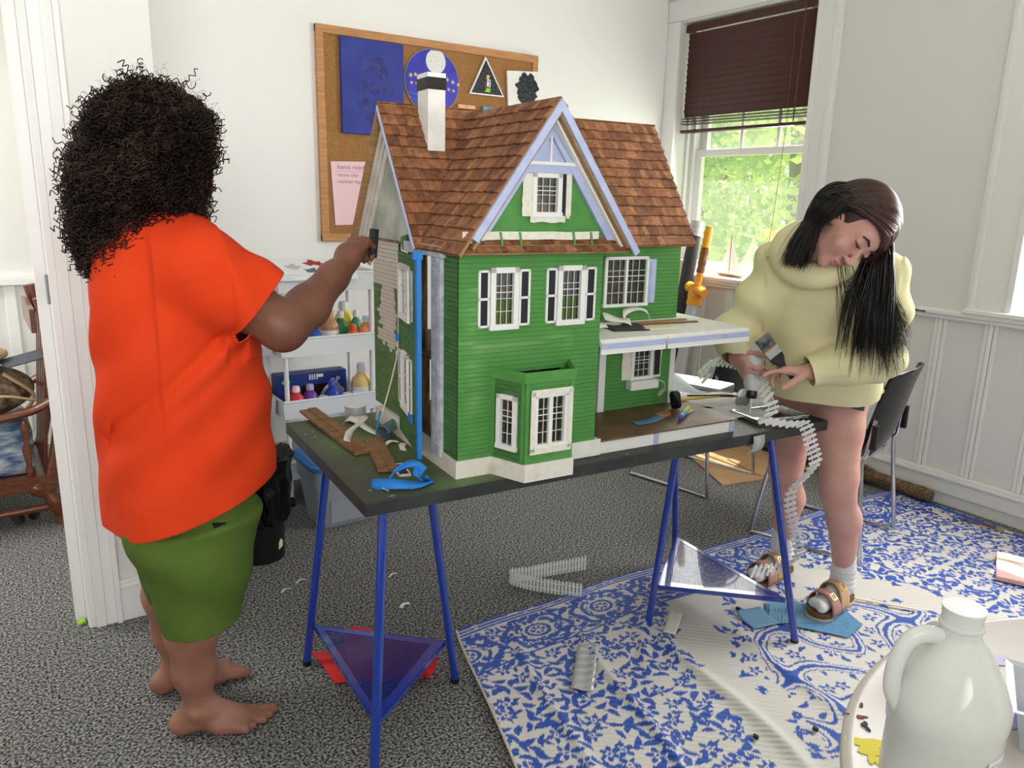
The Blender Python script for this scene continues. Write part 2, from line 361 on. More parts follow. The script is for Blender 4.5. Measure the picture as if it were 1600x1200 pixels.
# ================================================================== ROOM
RX_, YB, YL, CZ = 3.87, 3.93, 2.726, 2.95
WIN = ((2.81, 3.82, .985, 2.56), (.45, 1.60, .985, 2.56))      # y0, y1, z0, z1 of the two window openings
struct('floor', MB().box(-3, 4.2, -2, 5.4, -.1, 0), 'carpet')
struct('ceiling', MB().box(-3, 4.2, -2, 5.4, CZ, CZ + .1), 'ceiling')
struct('wall_back', MB().box(.495, 4.13, YB, YB + .15, 0, CZ), 'wall_paint')
mb = MB(); ys = [-2, .45, 1.60, 2.81, 3.82, YB]
for a, b in ((-2, .45), (1.60, 2.81), (3.82, YB)): mb.box(RX_, RX_ + .26, a, b, 0, CZ)
for y0, y1, z0, z1 in WIN: mb.box(RX_, RX_ + .26, y0, y1, 0, z0); mb.box(RX_, RX_ + .26, y0, y1, z1, CZ)
struct('wall_right', mb, 'wall_grey')
mb = MB().box(.165, .495, YL, YL + .15, 0, CZ).box(-3, .165, YL, YL + .15, 2.08, CZ).box(-3, -.85, YL, YL + .15, 0, 2.08).box(.345, .495, YL + .15, YB + .15, 0, CZ)
struct('wall_left', mb, 'wall_grey')
struct('wall_side_blocker', MB().box(-1.75, -1.6, -2, YL, 0, CZ), 'wall_paint')  # unseen wall added to keep light from the left off the right wall
struct('wall_front_blocker', MB().box(-1.6, 2.3, -2.0, -1.9, 0, CZ), 'wall_paint')  # unseen part-width wall added behind the camera to darken the near left carpet
struct('wall_far', MB().box(-3, 1.2, 5.0, 5.1, 0, CZ), 'wall_grey')
mb = MB().box(-3, 1.2, 4.955, 5.0, .925, .965).box(-3, 1.2, 4.97, 5.0, .965, .985)
for i in range(26): mb.box(-2.6 + i * .14, -2.6 + i * .14 + .055, 4.985, 5.0, .1, .925)
struct('trim_far', mb, 'trim_white', bevel=.004)
# baseboards, chair rail and battens
def base_profile(n0, n1, along, flip=1):
    pass
mb = MB().box(RX_ - .018, RX_, -2, YB, 0, .06).box(RX_ - .03, RX_, -2, YB, .062, .135).box(RX_ - .04, RX_, -2, YB, .135, .15).box(RX_ - .025, RX_, -2, YB, .15, .165)
struct('baseboard_right', mb, 'trim_white', bevel=.003)
struct('baseboard_back', MB().box(.5, RX_, YB - .02, YB, 0, .13).box(.5, RX_, YB - .03, YB, .13, .15), 'trim_white', bevel=.003)
struct('baseboard_left', MB().box(.25, .50, YL - .02, YL, 0, .12).box(.25, .50, YL - .026, YL, .12, .135).box(.25, .50, YL - .016, YL, .135, .15), 'trim_white', bevel=.003)
mb = MB().box(RX_ - .045, RX_, -2, YB, .945, .97).box(RX_ - .03, RX_, -2, YB, .925, .945)
struct('trim_1', mb, 'trim_white', bevel=.006)
mb = MB()
for i, y in enumerate((.55, .78, 1.0, 1.23, 1.45, 1.685, 1.92, 2.13, 2.36, 2.58, 2.81, 3.03, 3.25, 3.47, 3.69)):
    mb.box(RX_ - .012, RX_, y - .03, y - .012, .165, .925).box(RX_ - .016, RX_, y - .010, y + .010, .165, .925).box(RX_ - .012, RX_, y + .012, y + .03, .165, .925)
struct('trim_2', mb, 'trim_white', bevel=.003)
struct('trim_3', MB().box(RX_ - .0465, RX_ - .044, 2.03, 2.12, .952, .958).box(RX_ - .0465, RX_ - .044, 1.985, 2.05, .948, .955), 'foam_black')
# door casing and jamb with its hinge plate
mb = MB().box(.150, .168, YL - .005, YL + .155, 0, 2.1)
for x0, x1, d in ((.152, .172, .012), (.172, .204, .022), (.204, .236, .018), (.236, .252, .03)): mb.box(x0, x1, YL - d, YL, 0, 2.08 if x1 < .25 else 2.16)
mb.box(.118, .150, YL + .06, YL + .10, 0, 2.08)
d1 = struct('door_1', mb, 'trim_white', bevel=.002)
h = MB().box(.1485, .150, YL + .012, YL + .045, 1.10, 1.19); h.tube([(.146, YL + .006, 1.10), (.146, YL + .006, 1.19)], .005, 8); h.build('hinge', 'steel', d1)

def window(n, y0, y1, z0, z1, casing_l, casing_r):
    mb = MB()
    # casing boards on the wall with a raised inner bead
    for a, b in ((y1, y1 + casing_l), (y0 - casing_r, y0)):
        mb.box(RX_ - .022, RX_, a, b, z0 - .01, z1 + .01)
        if b - a > .12: mb.box(RX_ - .036, RX_, a + .006, a + .034, z0 - .008, z1 + .008).box(RX_ - .03, RX_, b - .035, b - .015, z0 - .008, z1 + .008)
    mb.box(RX_ - .025, RX_, y0 - casing_r - .004, y1 + casing_l - .002, z1 + .011, z1 + .14).box(RX_ - .05, RX_, y0 - casing_r, y1 + casing_l, z1 + .14, z1 + .165)
    mb.box(RX_ - .06, RX_ + .2, y0 + .001, y1 - .001, z0 - .018, z0 + .004).box(RX_ - .058, RX_ + .001, y0 - casing_r, y1 + casing_l, z0 - .017, z0 + .003)
    # jamb stops
    mb.box(RX_ + .10, RX_ + .115, y1 - .02, y1 - .001, z0 + .005, z1 - .001).box(RX_ + .15, RX_ + .255, y1 - .03, y1 - .001, z0 + .005, z1 - .001).box(RX_ + .10, RX_ + .255, y0 + .001, y0 + .03, z0 + .005, z1 - .001)
    w = struct('window_%d' % n, mb, 'trim_white', bevel=.003)
    zm = 1.77
    def sash(x, za, zb, mun):
        s = MB(); st = .055
        s.box(x, x + .035, y0 + .03, y0 + .03 + st, za, zb).box(x, x + .035, y1 - .03 - st, y1 - .03, za, zb)
        s.box(x + .001, x + .034, y0 + .0305 + st, y1 - .0305 - st, za + .001, za + (.07 if not mun else .045)).box(x + .001, x + .034, y0 + .0305 + st, y1 - .0305 - st, zb - .045, zb - .001)
        if mun:
            for k in (1, 2): yy = y0 + .085 + (y1 - y0 - .17) * k / 3; s.box(x + .008, x + .027, yy - .01, yy + .01, za, zb)
            s.box(x + .008, x + .027, y0 + .08, y1 - .08, (za + zb) / 2 - .01, (za + zb) / 2 + .01)
        o = s.build('window_sash', 'trim_white', w, bevel=.003)
        MB().box(x + .015, x + .019, y0 + .08, y1 - .08, za + .04, zb - .04).build('glass_pane', 'pane', o)
    sash(RX_ + .175, z0 + .006, zm + .02, False); sash(RX_ + .215, zm - .02, z1, True)
m = bpy.data.materials.new('pane'); m.use_nodes = True; nt = m.node_tree; nt.nodes.clear(); MATS['pane'] = m
o_ = nt.nodes.new('ShaderNodeOutputMaterial'); tr = nt.nodes.new('ShaderNodeBsdfTransparent'); gl = nt.nodes.new('ShaderNodeBsdfGlossy'); df = nt.nodes.new('ShaderNodeBsdfTranslucent')
gl.inputs['Roughness'].default_value = .02; tr.inputs[0].default_value = (.98, .99, .98, 1); mx = nt.nodes.new('ShaderNodeMixShader'); mx.inputs[0].default_value = .05
mx2 = nt.nodes.new('ShaderNodeMixShader'); mx2.inputs[0].default_value = .10; df.inputs[0].default_value = (.9, .92, .9, 1)
nt.links.new(tr.outputs[0], mx.inputs[1]); nt.links.new(gl.outputs[0], mx.inputs[2]); nt.links.new(mx.outputs[0], mx2.inputs[1]); nt.links.new(df.outputs[0], mx2.inputs[2]); nt.links.new(mx2.outputs[0], o_.inputs[0])
window(1, *WIN[0], .108, .155); window(2, *WIN[1], .21, .21)

# dark wooden blind in the far window: closed slats above, the rest bundled at the bottom rail
bl = thing('window_blind', 'dark brown wooden slat blind half lowered in the window', 'blind', (3.93, 3.315, 2.55))
MB().box(-.03, .02, -.50, .50, -.045, 0).build('headrail', 'dark_wood', bl, bevel=.004)
slat = None
for i in range(17):
    a = .16 if i < 14 else .9
    zz = -.075 - i * .0355 if i < 14 else -.575 - (i - 14) * .017
    M_ = T(0, 0, zz) @ Matrix.Rotation(math.radians(76 if i < 14 else 4), 4, 'Y') @ Matrix.Rotation(math.radians(.5 if i > 13 else 0), 4, 'X')
    if slat is None: slat = MB().box(-.025, .025, -.495, .495, -.0014, .0014).build('slat', 'dark_wood', bl); q = slat
    else: q = slat.copy(); link(q)
    q.parent = bl; q.matrix_local = M_
MB().rbox(-.028, .028, -.495, .495, -.66, -.642, .006).build('bottom_rail', 'dark_wood', bl)
for y in (.36, -.30):
    m_ = MB(); m_.tube([(-.03, y, -.04), (-.03, y, -.66)], .0014, 5); m_.tube([(.03, y, -.04), (.03, y, -.66)], .0014, 5)
    for k in range(7): m_.tube([(-.026, y, -.575 - k * .013), (-.036, y + .012, -.585 - k * .013), (-.03, y - .008, -.59 - k * .013)], .0018, 5)
    m_.build('ladder_cord', 'dark_wood', bl)
MB().tube([(-.04, -.40, -.02), (-.045, -.395, -.64)], .004, 6).build('tilt_wand', 'chair_wood', bl)
MB().tube([(-.035, -.335, -.03), (-.04, -.345, -.7), (-.04, -.32, -1.2), (-.045, -.30, -1.45)], .0016, 5).build('pull_cord', 'stick_brown', bl)
MB().box(-.02, .02, -.42, .42, -.05, -.045).build('valance_clip', 'trim_white', bl)

la = bpy.data.lights.new('next_room_fill', 'AREA'); la.energy = 30; la.size = .9; la.color = (1, .96, .9); lo = link(bpy.data.objects.new('next_room_fill', la)); lo.location = (-1.3, 4.0, 2.9)  # added fill that brightens the next room, no lamp stands there
# ------------------------------------------------------------------ outside: lawn and trees
struct('ground', MB().box(4.3, 40, -14, 34, -1.1, -1.0), 'lawn')
def tree(x, y, h, r, label, n=3200):
    t = thing('leafy_tree', label, 'tree', (x, y, -1.0), 0, 'trees beyond the window')
    MB().tube(bez([(0, 0, 0), (.1, .05, h * .3), (-.05, .1, h * .7), (0, 0, h * .9)]), [.2 - .0035 * i for i in range(37)], 10).build('trunk', 'bark', t, smooth=True)
    blobs = [(random.uniform(-.6, .6) * r, random.uniform(-.6, .6) * r, random.uniform(.12, .92) * h, random.uniform(.3, .42) * r) for _ in range(40)]
    rg = np.random.default_rng(int(x * 100 + y)); B = np.array(blobs)[rg.integers(0, len(blobs), n)]
    d = rg.normal(size=(n, 3)); d /= np.linalg.norm(d, axis=1)[:, None]
    c = B[:, :3] + d * B[:, 3:4] * rg.uniform(.75, 1.05, (n, 1)); c[:, 2] = np.maximum(c[:, 2], .1)
    a = rg.normal(size=(n, 3)); a /= np.linalg.norm(a, axis=1)[:, None]; b = np.cross(a, d + .3 * rg.normal(size=(n, 3))); b /= np.linalg.norm(b, axis=1)[:, None]
    s = rg.uniform(.06, .13, (n, 1)); V = np.stack([c - a * s, c + b * s * .6, c + a * s, c - b * s * .6], 1).reshape(-1, 3)
    me = bpy.data.meshes.new('foliage'); me.from_pydata(V.tolist(), [], np.arange(4 * n).reshape(-1, 4).tolist()); me.materials.append(W('leaf'))
    f = link(bpy.data.objects.new('foliage', me)); f.parent = t; f['kind'] = 'stuff'
tree(10.0, 7.3, 7.0, 1.85, 'green leafy tree seen in the right half of the window pane', 5200); tree(11.4, 10.6, 7.0, 1.85, 'green leafy tree seen in the left half of the window pane', 5200)
tree(15.4, 13.4, 9.0, 2.4, 'pale green tree farther back behind the left window sash', 5200); tree(15.6, 9.4, 9.0, 2.1, 'tall green tree farther back below the wooden blind', 5200); tree(20.5, 16.6, 11.0, 3.2, 'distant green tree behind all the others', 5200)
# ================================================================== TABLE
def vn(x, y, s, seed=0):
    """lattice value noise, arrays"""
    r = np.random.default_rng(seed).random((64, 64)); x = np.asarray(x) / s; y = np.asarray(y) / s
    i = np.floor(x).astype(int); j = np.floor(y).astype(int); f = x - i; g = y - j; f = f * f * (3 - 2 * f); g = g * g * (3 - 2 * g)
    A = lambda p, q: r[p % 64, q % 64]
    return (A(i, j) * (1 - f) + A(i + 1, j) * f) * (1 - g) + (A(i, j + 1) * (1 - f) + A(i + 1, j + 1) * f) * g
def fbm(x, y, s, seed=0, o=4): return sum(vn(x, y, s / 2 ** k, seed + k) / 2 ** (k + 1) for k in range(o)) / (1 - .5 ** o)
mat('painted', (255, 255, 255), .5, attr='Col', bump=(90, .1)); mat('painted_matte', (255, 255, 255), .7, attr='Col', bump=(110, .15))
def colgrid(M, a0, a1, b0, b1, na, nb, colfn, zfn=None):
    A, B = np.meshgrid(np.linspace(a0, a1, na), np.linspace(b0, b1, nb)); Z = zfn(A, B) if zfn else A * 0
    V = np.stack([A, B, Z, A * 0 + 1], -1).reshape(-1, 4) @ np.array(M).T; k = np.arange(na * nb).reshape(nb, na)
    F = np.stack([k[:-1, :-1], k[:-1, 1:], k[1:, 1:], k[1:, :-1]], -1).reshape(-1, 4)
    me = bpy.data.meshes.new('g'); me.from_pydata(V[:, :3].tolist(), [], F.tolist()); C = colfn(A, B).reshape(-1, 3)
    at = me.color_attributes.new('Col', 'FLOAT_COLOR', 'POINT'); at.data.foreach_set('color', np.concatenate([C, np.ones((len(C), 1))], 1).astype(np.float32).ravel())
    return me
L_ = lambda *c: np.array(lin(c))
def mixc(a, b, t): t = np.clip(t, 0, 1)[..., None]; return a * (1 - t) + b * t
TZ = .735; TA = math.radians(-4.16)
tt = thing('tabletop', 'long black painted tabletop board carrying the green dollhouse', 'tabletop', (.68, 1.6, TZ - .035), TA)
MB().box(0, 1.65, 0, .75, 0, .0347).build('board', 'black_paint', tt, bevel=.002)
def topcol(A, B):
    n = fbm(A, B, .22, 3); base = mixc(L_(40, 41, 38), L_(62, 60, 50), fbm(A, B, .5, 9) * 1.6 - .3)
    g = np.exp(-((A - .22) / .20) ** 2 - ((B - .5) / .55) ** 2) * 1.5 + np.exp(-((A - .33) / .13) ** 2 - ((B - .10) / .09) ** 2) * 1.2
    c = mixc(base, mixc(L_(70, 84, 54), L_(104, 134, 74), fbm(A, B, .12, 5)), g * (n * 1.3 + .25) - .15)
    sp = fbm(A, B, .02, 21); return mixc(c, L_(190, 190, 180), (sp > .80) * .7)
me = colgrid(T(0, 0, .035), .001, 1.649, .001, .749, 330, 150, topcol); me.materials.append(W('painted')); o = link(bpy.data.objects.new('painted_top', me)); o.parent = tt

def trestle(label, tops, feet, h=.15):
    t = thing('trestle', label, 'trestle', (sum(f[0] for f in feet) / 3, sum(f[1] for f in feet) / 3, 0)); O = t.location
    Lc = lambda p, z: Vector((p[0], p[1], z)) - O
    for a, b in zip(tops, feet):
        g = MB().tube([Lc(b, .012), Lc(a, .695)], .0125, 14).build('leg', 'blue_metal', t, smooth=True)
        MB().tube([Lc(b, 0), Lc(b, .014)], .0135, 14).build('rubber_foot', 'black', g)
    m = MB()
    for i in range(3): a, b = tops[i], tops[(i + 1) % 3]; m.tube([Lc(a, .692), Lc(b, .692)], .008, 10)
    m.build('top_rail', 'blue_metal', t, smooth=True)
    C = [Lc((b[0] + (a[0] - b[0]) * h / .7, b[1] + (a[1] - b[1]) * h / .7), h) for a, b in zip(tops, feet)]; G = sum(C, Vector()) / 3
    inn = [p + (G - p).normalized() * .062 for p in C]; outp = [p + (G - p).normalized() * .012 for p in C]; m = MB()
    for i in range(3):
        j = (i + 1) % 3; m.hull([outp[i], outp[j], inn[j], inn[i]], [p - Vector((0, 0, .002)) for p in (outp[i], outp[j], inn[j], inn[i])])
        m.hull([outp[i], outp[j], outp[j] + (G - outp[j]) * .006, outp[i] + (G - outp[i]) * .006], [p - Vector((0, 0, .016)) for p in (outp[i], outp[j], outp[j] + (G - outp[j]) * .006, outp[i] + (G - outp[i]) * .006)])
    sf = m.build('shelf_frame', 'blue_metal', t)
    # punched sheet: two sets of flat wires clipped to the triangle
    tri = [Vector((p.x, p.y)) for p in inn]
    m = MB(); d0 = (tri[1] - tri[0]).normalized(); 
    for ang in (0, PI / 2):
        d = Vector((d0.x * math.cos(ang) - d0.y * math.sin(ang), d0.x * math.sin(ang) + d0.y * math.cos(ang))); n = Vector((-d.y, d.x))
        vals = [n.dot(p) for p in tri]; k = min(vals) + .004
        while k < max(vals):
            ts = []
            for i in range(3):
                p, q = tri[i], tri[(i + 1) % 3]; a, b = n.dot(p) - k, n.dot(q) - k
                if (a < 0) != (b < 0): ts.append(d.dot(p + (q - p) * (a / (a - b))))
            if len(ts) == 2 and abs(ts[0] - ts[1]) > .004:
                a, b = sorted(ts); z = h - .001; w = .0021
                m.add([tuple(d * s_ + n * (k + e)) + (z,) for s_ in (a, b) for e in (-w, w)], [(0, 1, 3, 2)])
            k += .0062
    m.build('punched_shelf', 'blue_metal', t, normals=False)
    return t
trestle('blue metal three-legged trestle under the left end of the tabletop', ((.757, 2.05), (.737, 1.625), (.965, 1.82)), ((.698, 2.131), (.664, 1.545), (1.049, 1.805)))
trestle('blue metal three-legged trestle under the right end of the tabletop by the sandals', ((1.86, 1.72), (2.09, 1.53), (2.08, 1.95)), ((1.782, 1.723), (2.131, 1.379), (2.195, 2.0)))

# ================================================================== DOLLHOUSE  (local u right, v into the room, w up)
HR = thing('dollhouse', 'large green wooden dollhouse with brown shingle roofs on the black tabletop', 'dollhouse', (.9528, 1.6371, TZ + .0005), math.radians(-4.5))
FRONT = lambda v=0., u=0.: frame((u, v, 0), (1, 0, 0), (0, 0, 1)); LEFT = lambda u=0.: frame((u, 0, 0), (0, -1, 0), (0, 0, 1))
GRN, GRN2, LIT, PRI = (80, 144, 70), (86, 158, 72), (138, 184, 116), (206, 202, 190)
def sn(a, b, s, seed): return float(vn(a + 3, b + 3, s, seed))
def green_front(a, b, k):
    g = np.array(lin(GRN)) * (.92 + .16 * sn(a, b, .05, 3)); st = sn(a, b * 9, .07, 8)
    t = .6 * math.exp(-((a - .045) / .022) ** 2) * (.15 < b < .5) * st ** 2 + .55 * math.exp(-((b - .345) / .022) ** 2) * (a < .34) * st ** 1.5 + .0
    if k == 2: g = g * .62; t *= .4
    t = min(t, .7)
    return tuple(g * (1 - t) + np.array(lin(LIT)) * t)
def green_plain(a, b, k): return tuple(np.array(lin(GRN)) * (.9 + .16 * sn(a, b * 3, .04, 5)) * (.62 if k == 2 else 1))
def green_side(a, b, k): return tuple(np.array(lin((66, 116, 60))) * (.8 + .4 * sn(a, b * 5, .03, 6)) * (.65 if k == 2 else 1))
def left_back(a, b, k):
    y = -a; r = math.floor(b / .0122); j = sn(r * .37, .5, .1, 12); g = np.array(lin((88, 122, 66))) * (.8 + .35 * sn(a, b * 6, .03, 7)); p = np.array(lin(PRI)) * (.92 + .1 * sn(a, b * 4, .03, 9))
    lo, hi = .405 + .03 * j, .585 - .06 * j
    if k == 1: return tuple(g * .9)
    if b > .445 + .02 * j or (b > .245 + .03 * sn(a, .3, .02, 4) and lo < y < hi): return tuple(p)
    return tuple(g)
def siding(mb, a0, a1, b0, b1, holes=(), row=.0122, col=green_plain, seg=.012, th=.006):
    """clapboards on a wall plane with a backing of thickness th; holes = (a0, a1, b0, b1)"""
    cuts = sorted({b0, b1, *[h[2] for h in holes if b0 < h[2] < b1], *[h[3] for h in holes if b0 < h[3] < b1]})
    def spans(lo, hi):
        cur = [(a0, a1)]
        for h in holes:
            if h[2] < hi - 1e-6 and h[3] > lo + 1e-6:
                nx = []
                for p, q in cur:
                    if h[0] > p: nx.append((p, min(q, h[0])))
                    if h[1] < q: nx.append((max(p, h[1]), q))
                cur = [s for s in nx if s[1] - s[0] > 1e-5]
        return cur
    n = max(1, round((b1 - b0) / row)); step = (b1 - b0) / n; gv = .0011; D = .0019
    for lo, hi in zip(cuts, cuts[1:]):
        for p, q in spans(lo, hi): mb.c = tuple(v * .8 for v in col((p + q) / 2, (lo + hi) / 2, 1)); mb.box(p, q, lo, hi, -th, 0)  # backing coloured darker than the boards: painted shade in the grooves
    for r in range(n):
        rows_ = sorted({b0 + r * step + gv, b0 + (r + 1) * step, *[c for c in cuts if b0 + r * step + gv < c < b0 + (r + 1) * step]})
        for lo, hi in zip(rows_, rows_[1:]):
            for p, q in spans(lo, hi):
                k = max(1, round((q - p) / seg))
                for i in range(k):
                    x0, x1 = p + (q - p) * i / k, p + (q - p) * (i + 1) / k; mb.c = col((x0 + x1) / 2, (lo + hi) / 2, 0)
                    mb.add([(x0, lo, D), (x1, lo, D), (x1, hi, D), (x0, hi, D), (x0, lo, 0), (x1, lo, 0), (x1, hi, 0), (x0, hi, 0)], [(0, 1, 2, 3), (3, 2, 6, 7), (0, 4, 5, 1)])
    return mb
def hpart(name, mb, m, parent=None, **k): return mb.build(name, m, parent or HR, **k)
def hwin(M, a0, a1, b0, b1, nc, nr, fw=.013, sh=None, panes=1, d=.009, label=None, m='white', shm='shutter_black', sill=True):
    mb = MB(M); mb.box(a0, a0 + fw, b0, b1, -.004, d).box(a1 - fw, a1, b0, b1, -.004, d).box(a0, a1, b1 - fw, b1, -.004, d).box(a0 - .002, a1 + .002, b0, b0 + fw, -.004, d + .001)
    ia0, ia1, ib0, ib1 = a0 + fw, a1 - fw, b0 + fw, b1 - fw; W_ = (ia1 - ia0) / panes
    for k in range(1, panes): mb.box(ia0 + W_ * k - fw * .45, ia0 + W_ * k + fw * .45, ib0, ib1, -.004, d * .7)
    w = hpart('window', mb, m, bevel=.0008)
    if label: w['label'] = label
    g = MB(M)
    for k in range(panes):
        x0 = ia0 + W_ * k; x1 = x0 + W_
        for i in range(1, nc): x = x0 + (x1 - x0) * i / nc; g.box(x - .0007, x + .0007, ib0, ib1, -.001, .002)
        for j in range(1, nr): y = ib0 + (ib1 - ib0) * j / nr; g.box(x0, x1, y - .0007, y + .0007, -.001, .0018)
    y = (ib0 + ib1) / 2 + (ib1 - ib0) / nr / 2; g.box(ia0, ia1, y - .0011, y + .0011, -.001, .003)
    hpart('muntin_grid', g, 'muntin', w); hpart('pane', MB(M).box(ia0, ia1, ib0, ib1, -.0026, -.0020), 'pane', w)
    for s0, s1 in sh or ():
        q = MB(M); f = .006; c0, c1 = b0 + .008, b1 - .006; mid = (c0 + c1) / 2
        q.box(s0, s1, c0, c1, 0, .0035).box(s0, s0 + f, c0, c1, 0, .0065).box(s1 - f, s1, c0, c1, 0, .0065)
        for y in (c0, mid - f / 2, c1 - f): q.box(s0, s1, y, y + f, 0, .0065)
        s = hpart('shutter', q, 'white')
        for y0, y1 in ((c0 + f, mid - f / 2), (mid + f / 2, c1 - f)): hpart('shutter_panel', MB(M).box(s0 + f, s1 - f, y0, y1, .0034, .0045), shm, s)
    return w
# --- walls
W1, W2 = (.087, .168, .385, .544), (.287, .374, .386, .545)
hole = lambda w, f=.010: (w[0] + f, w[1] - f, w[2] + f, w[3] - f)
BAYH = (.12, .31, .06, .27)
hpart('wall', siding(MB(FRONT()), 0, .432, .048, .579, (hole(W1), hole(W2), BAYH), col=green_front, seg=.005), 'painted_matte')
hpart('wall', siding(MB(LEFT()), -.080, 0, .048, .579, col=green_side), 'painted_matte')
hpart('wall', siding(MB(frame((.432, 0, 0), (0, 1, 0), (0, 0, 1))), 0, .25, .048, .579), 'painted_matte')
W3, W4 = (.622, .796, .384, .543), (.748, .840, .135, .247)
hpart('wall', siding(MB(FRONT(.25)), .62, .93, .337, .58, (hole(W3),)).box(.432, .62, .337, .58, -.006, 0), 'painted_matte')
hpart('wall', siding(MB(FRONT(.25)), .645, .93, .042, .300, (hole(W4),)), 'painted_matte')
hpart('wall', siding(MB(frame((.93, 0, 0), (0, 1, 0), (0, 0, 1))), .25, .607, .042, .58), 'painted_matte')
hpart('wall', siding(MB(LEFT()), -.607, -.392, .065, .582, col=left_back, seg=.006), 'painted_matte', )
# interior floors, partitions
hpart('floor_board', MB().box(.006, .425, .006, .24, .28, .288).box(.006, .92, .26, .6, .28, .288), 'wood_floor'); hpart('floor_board', MB().box(.022, .424, .022, .6, .040, .047).box(.4245, .924, .257, .6, .040, .047), 'wood_floor')
hpart('floor_board', MB().box(-.005, .428, .0, .25, .5795, .586).box(-.005, .93, .25, .607, .5805, .587), 'wood_in')
hpart('partition', MB().box(.10, .425, .243, .249, .05, .279).box(.16, .425, .243, .249, .289, .579), 'wood_in'); hpart('partition', MB().box(.425, .92, .47, .476, .048, .28).box(.5, .92, .47, .476, .289, .579), 'wood_in')
hpart('partition', MB().box(.045, .05, .29, .36, .048, .279).box(.03, .035, .27, .40, .289, .579), 'wood_in')
hpart('doorway_shade_sheet', MB().box(.45, .60, .30, .304, .05, .28), 'black')  # black sheet in place of the shade inside the doorway
# foundation
fm = MB().prism([(-.006, -.006), (.095, -.006), (.141, -.107), (.291, -.107), (.337, -.006), (.45, -.006), (.45, .02), (.02, .02), (.02, .6), (-.006, .6)], 0, .048)
hpart('foundation', fm, 'base_white')
for u0, u1 in ((.338, .45),): hpart('foundation_patch', MB().box(u0, u1, -.010, -.0062, .002, .05), 'white_matte')
# front windows with black louvre shutters
hwin(FRONT(), *W1, 3, 4, fw=.0145, sh=((.053, .085), (.170, .203))); hwin(FRONT(), *W2, 3, 4, fw=.0145, sh=((.252, .285), (.376, .410)))
hwin(FRONT(.25), *W3, 3, 4, panes=2, fw=.010); hwin(FRONT(.25), *W4, 3, 4)
q = MB(FRONT(.25)).box(.800, .827, .392, .533, 0, .006).box(.806, .821, .40, .455, .006, .008).box(.806, .821, .465, .525, .006, .008)
hpart('shutter', q, 'lavender')['label'] = 'unpainted pale blue shutter'
hpart('window_box', MB(FRONT(.25)).box(.735, .850, .108, .138, .001, .03), 'white', bevel=.001)
# masking tape round the small window
tp = lambda pts, w, side, m='tape': hpart('masking_tape', ribbon(pts, w, side), m, solid=.0008)
def tpf(v, u0, u1, w0, w1, n=.004): # flat ragged tape on a front-facing plane
    h = abs(u1 - u0) > abs(w1 - w0); pts = []; N = 9
    mb = MB(FRONT(v)); e0 = []; e1 = []
    for i in range(N):
        t = i / (N - 1); j = random.uniform(-.0016, .0016)
        if h: e0.append((u0 + (u1 - u0) * t, w0 + j, n)); e1.append((u0 + (u1 - u0) * t, w1 + j, n + .001))
        else: e0.append((u0 + j, w0 + (w1 - w0) * t, n)); e1.append((u1 + j, w0 + (w1 - w0) * t, n + .001))
    mb.add(e0 + e1, [(i, i + 1, N + i + 1, N + i) for i in range(N - 1)]); return hpart('masking_tape', mb, 'tape', solid=.0006)
tpf(.25, .712, .748, .14, .245); tpf(.25, .842, .872, .14, .25, .008); tpf(.25, .845, .865, .235, .262, .012)
hpart('shutter', MB(FRONT(.25)).box(.842, .862, .15, .275, .012, .016), 'shutter_black')['label'] = 'dark loose shutter'
tp([(.84, .22, .14), (.87, .215, .125), (.875, .22, .10), (.855, .225, .08)], .018, (.3, 1, .2))
# --- bay window
BF = frame((.1405, -.10, 0), (1, 0, 0), (0, 0, 1)); BL = frame((.10, 0, 0), (.0405, -.10, 0), (0, 0, 1)); 
for M_ in (BL,):
    x = Vector((M_[0][0], M_[1][0], 0)); ll = x.length; x /= ll
BL = frame((.10, 0, 0), x, (0, 0, 1)); xr = Vector((.0455, .10, 0)).normalized(); BR = frame((.287, -.10, 0), xr, (0, 0, 1))
WB = (.022, .128, .085, .235); WL = (.020, .086, .078, .225)
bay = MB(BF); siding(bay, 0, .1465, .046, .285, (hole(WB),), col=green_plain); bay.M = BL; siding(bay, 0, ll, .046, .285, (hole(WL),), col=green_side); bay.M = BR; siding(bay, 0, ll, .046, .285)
by = hpart('bay_window', bay, 'painted_matte')
q = MB(BF).box(-.004, .1505, .262, .290, 0, .006).box(0, .1465, .048, .075, 0, .004).box(.0, .012, .075, .262, 0, .004).box(.1345, .1465, .075, .262, 0, .004)
q.M = BL; q.box(-.002, ll + .004, .262, .290, 0, .006).box(0, .010, .048, .262, 0, .004).box(ll - .01, ll, .048, .262, 0, .004)
q.M = BR; q.box(-.004, ll + .002, .262, .290, 0, .006)
hpart('trim', q, 'green', by, bevel=.0008)
hpart('inner_shade_sheet', MB().prism([(.107, -.001), (.144, -.094), (.284, -.094), (.323, -.001)], .20, .204), 'black', by)  # black sheet standing in for the shade inside the open bay
wb = hwin(BF, *WB, 2, 4, panes=2, m='white_matte'); wl = hwin(BL, *WL, 2, 4)
for a0, a1, b0, b1 in ((.014, .136, .228, .245), (.012, .138, .074, .09), (.012, .026, .08, .24), (.126, .139, .08, .24)): hpart('masking_tape', MB(BF).box(a0, a1, b0, b1, .0095, .0105), 'tape')
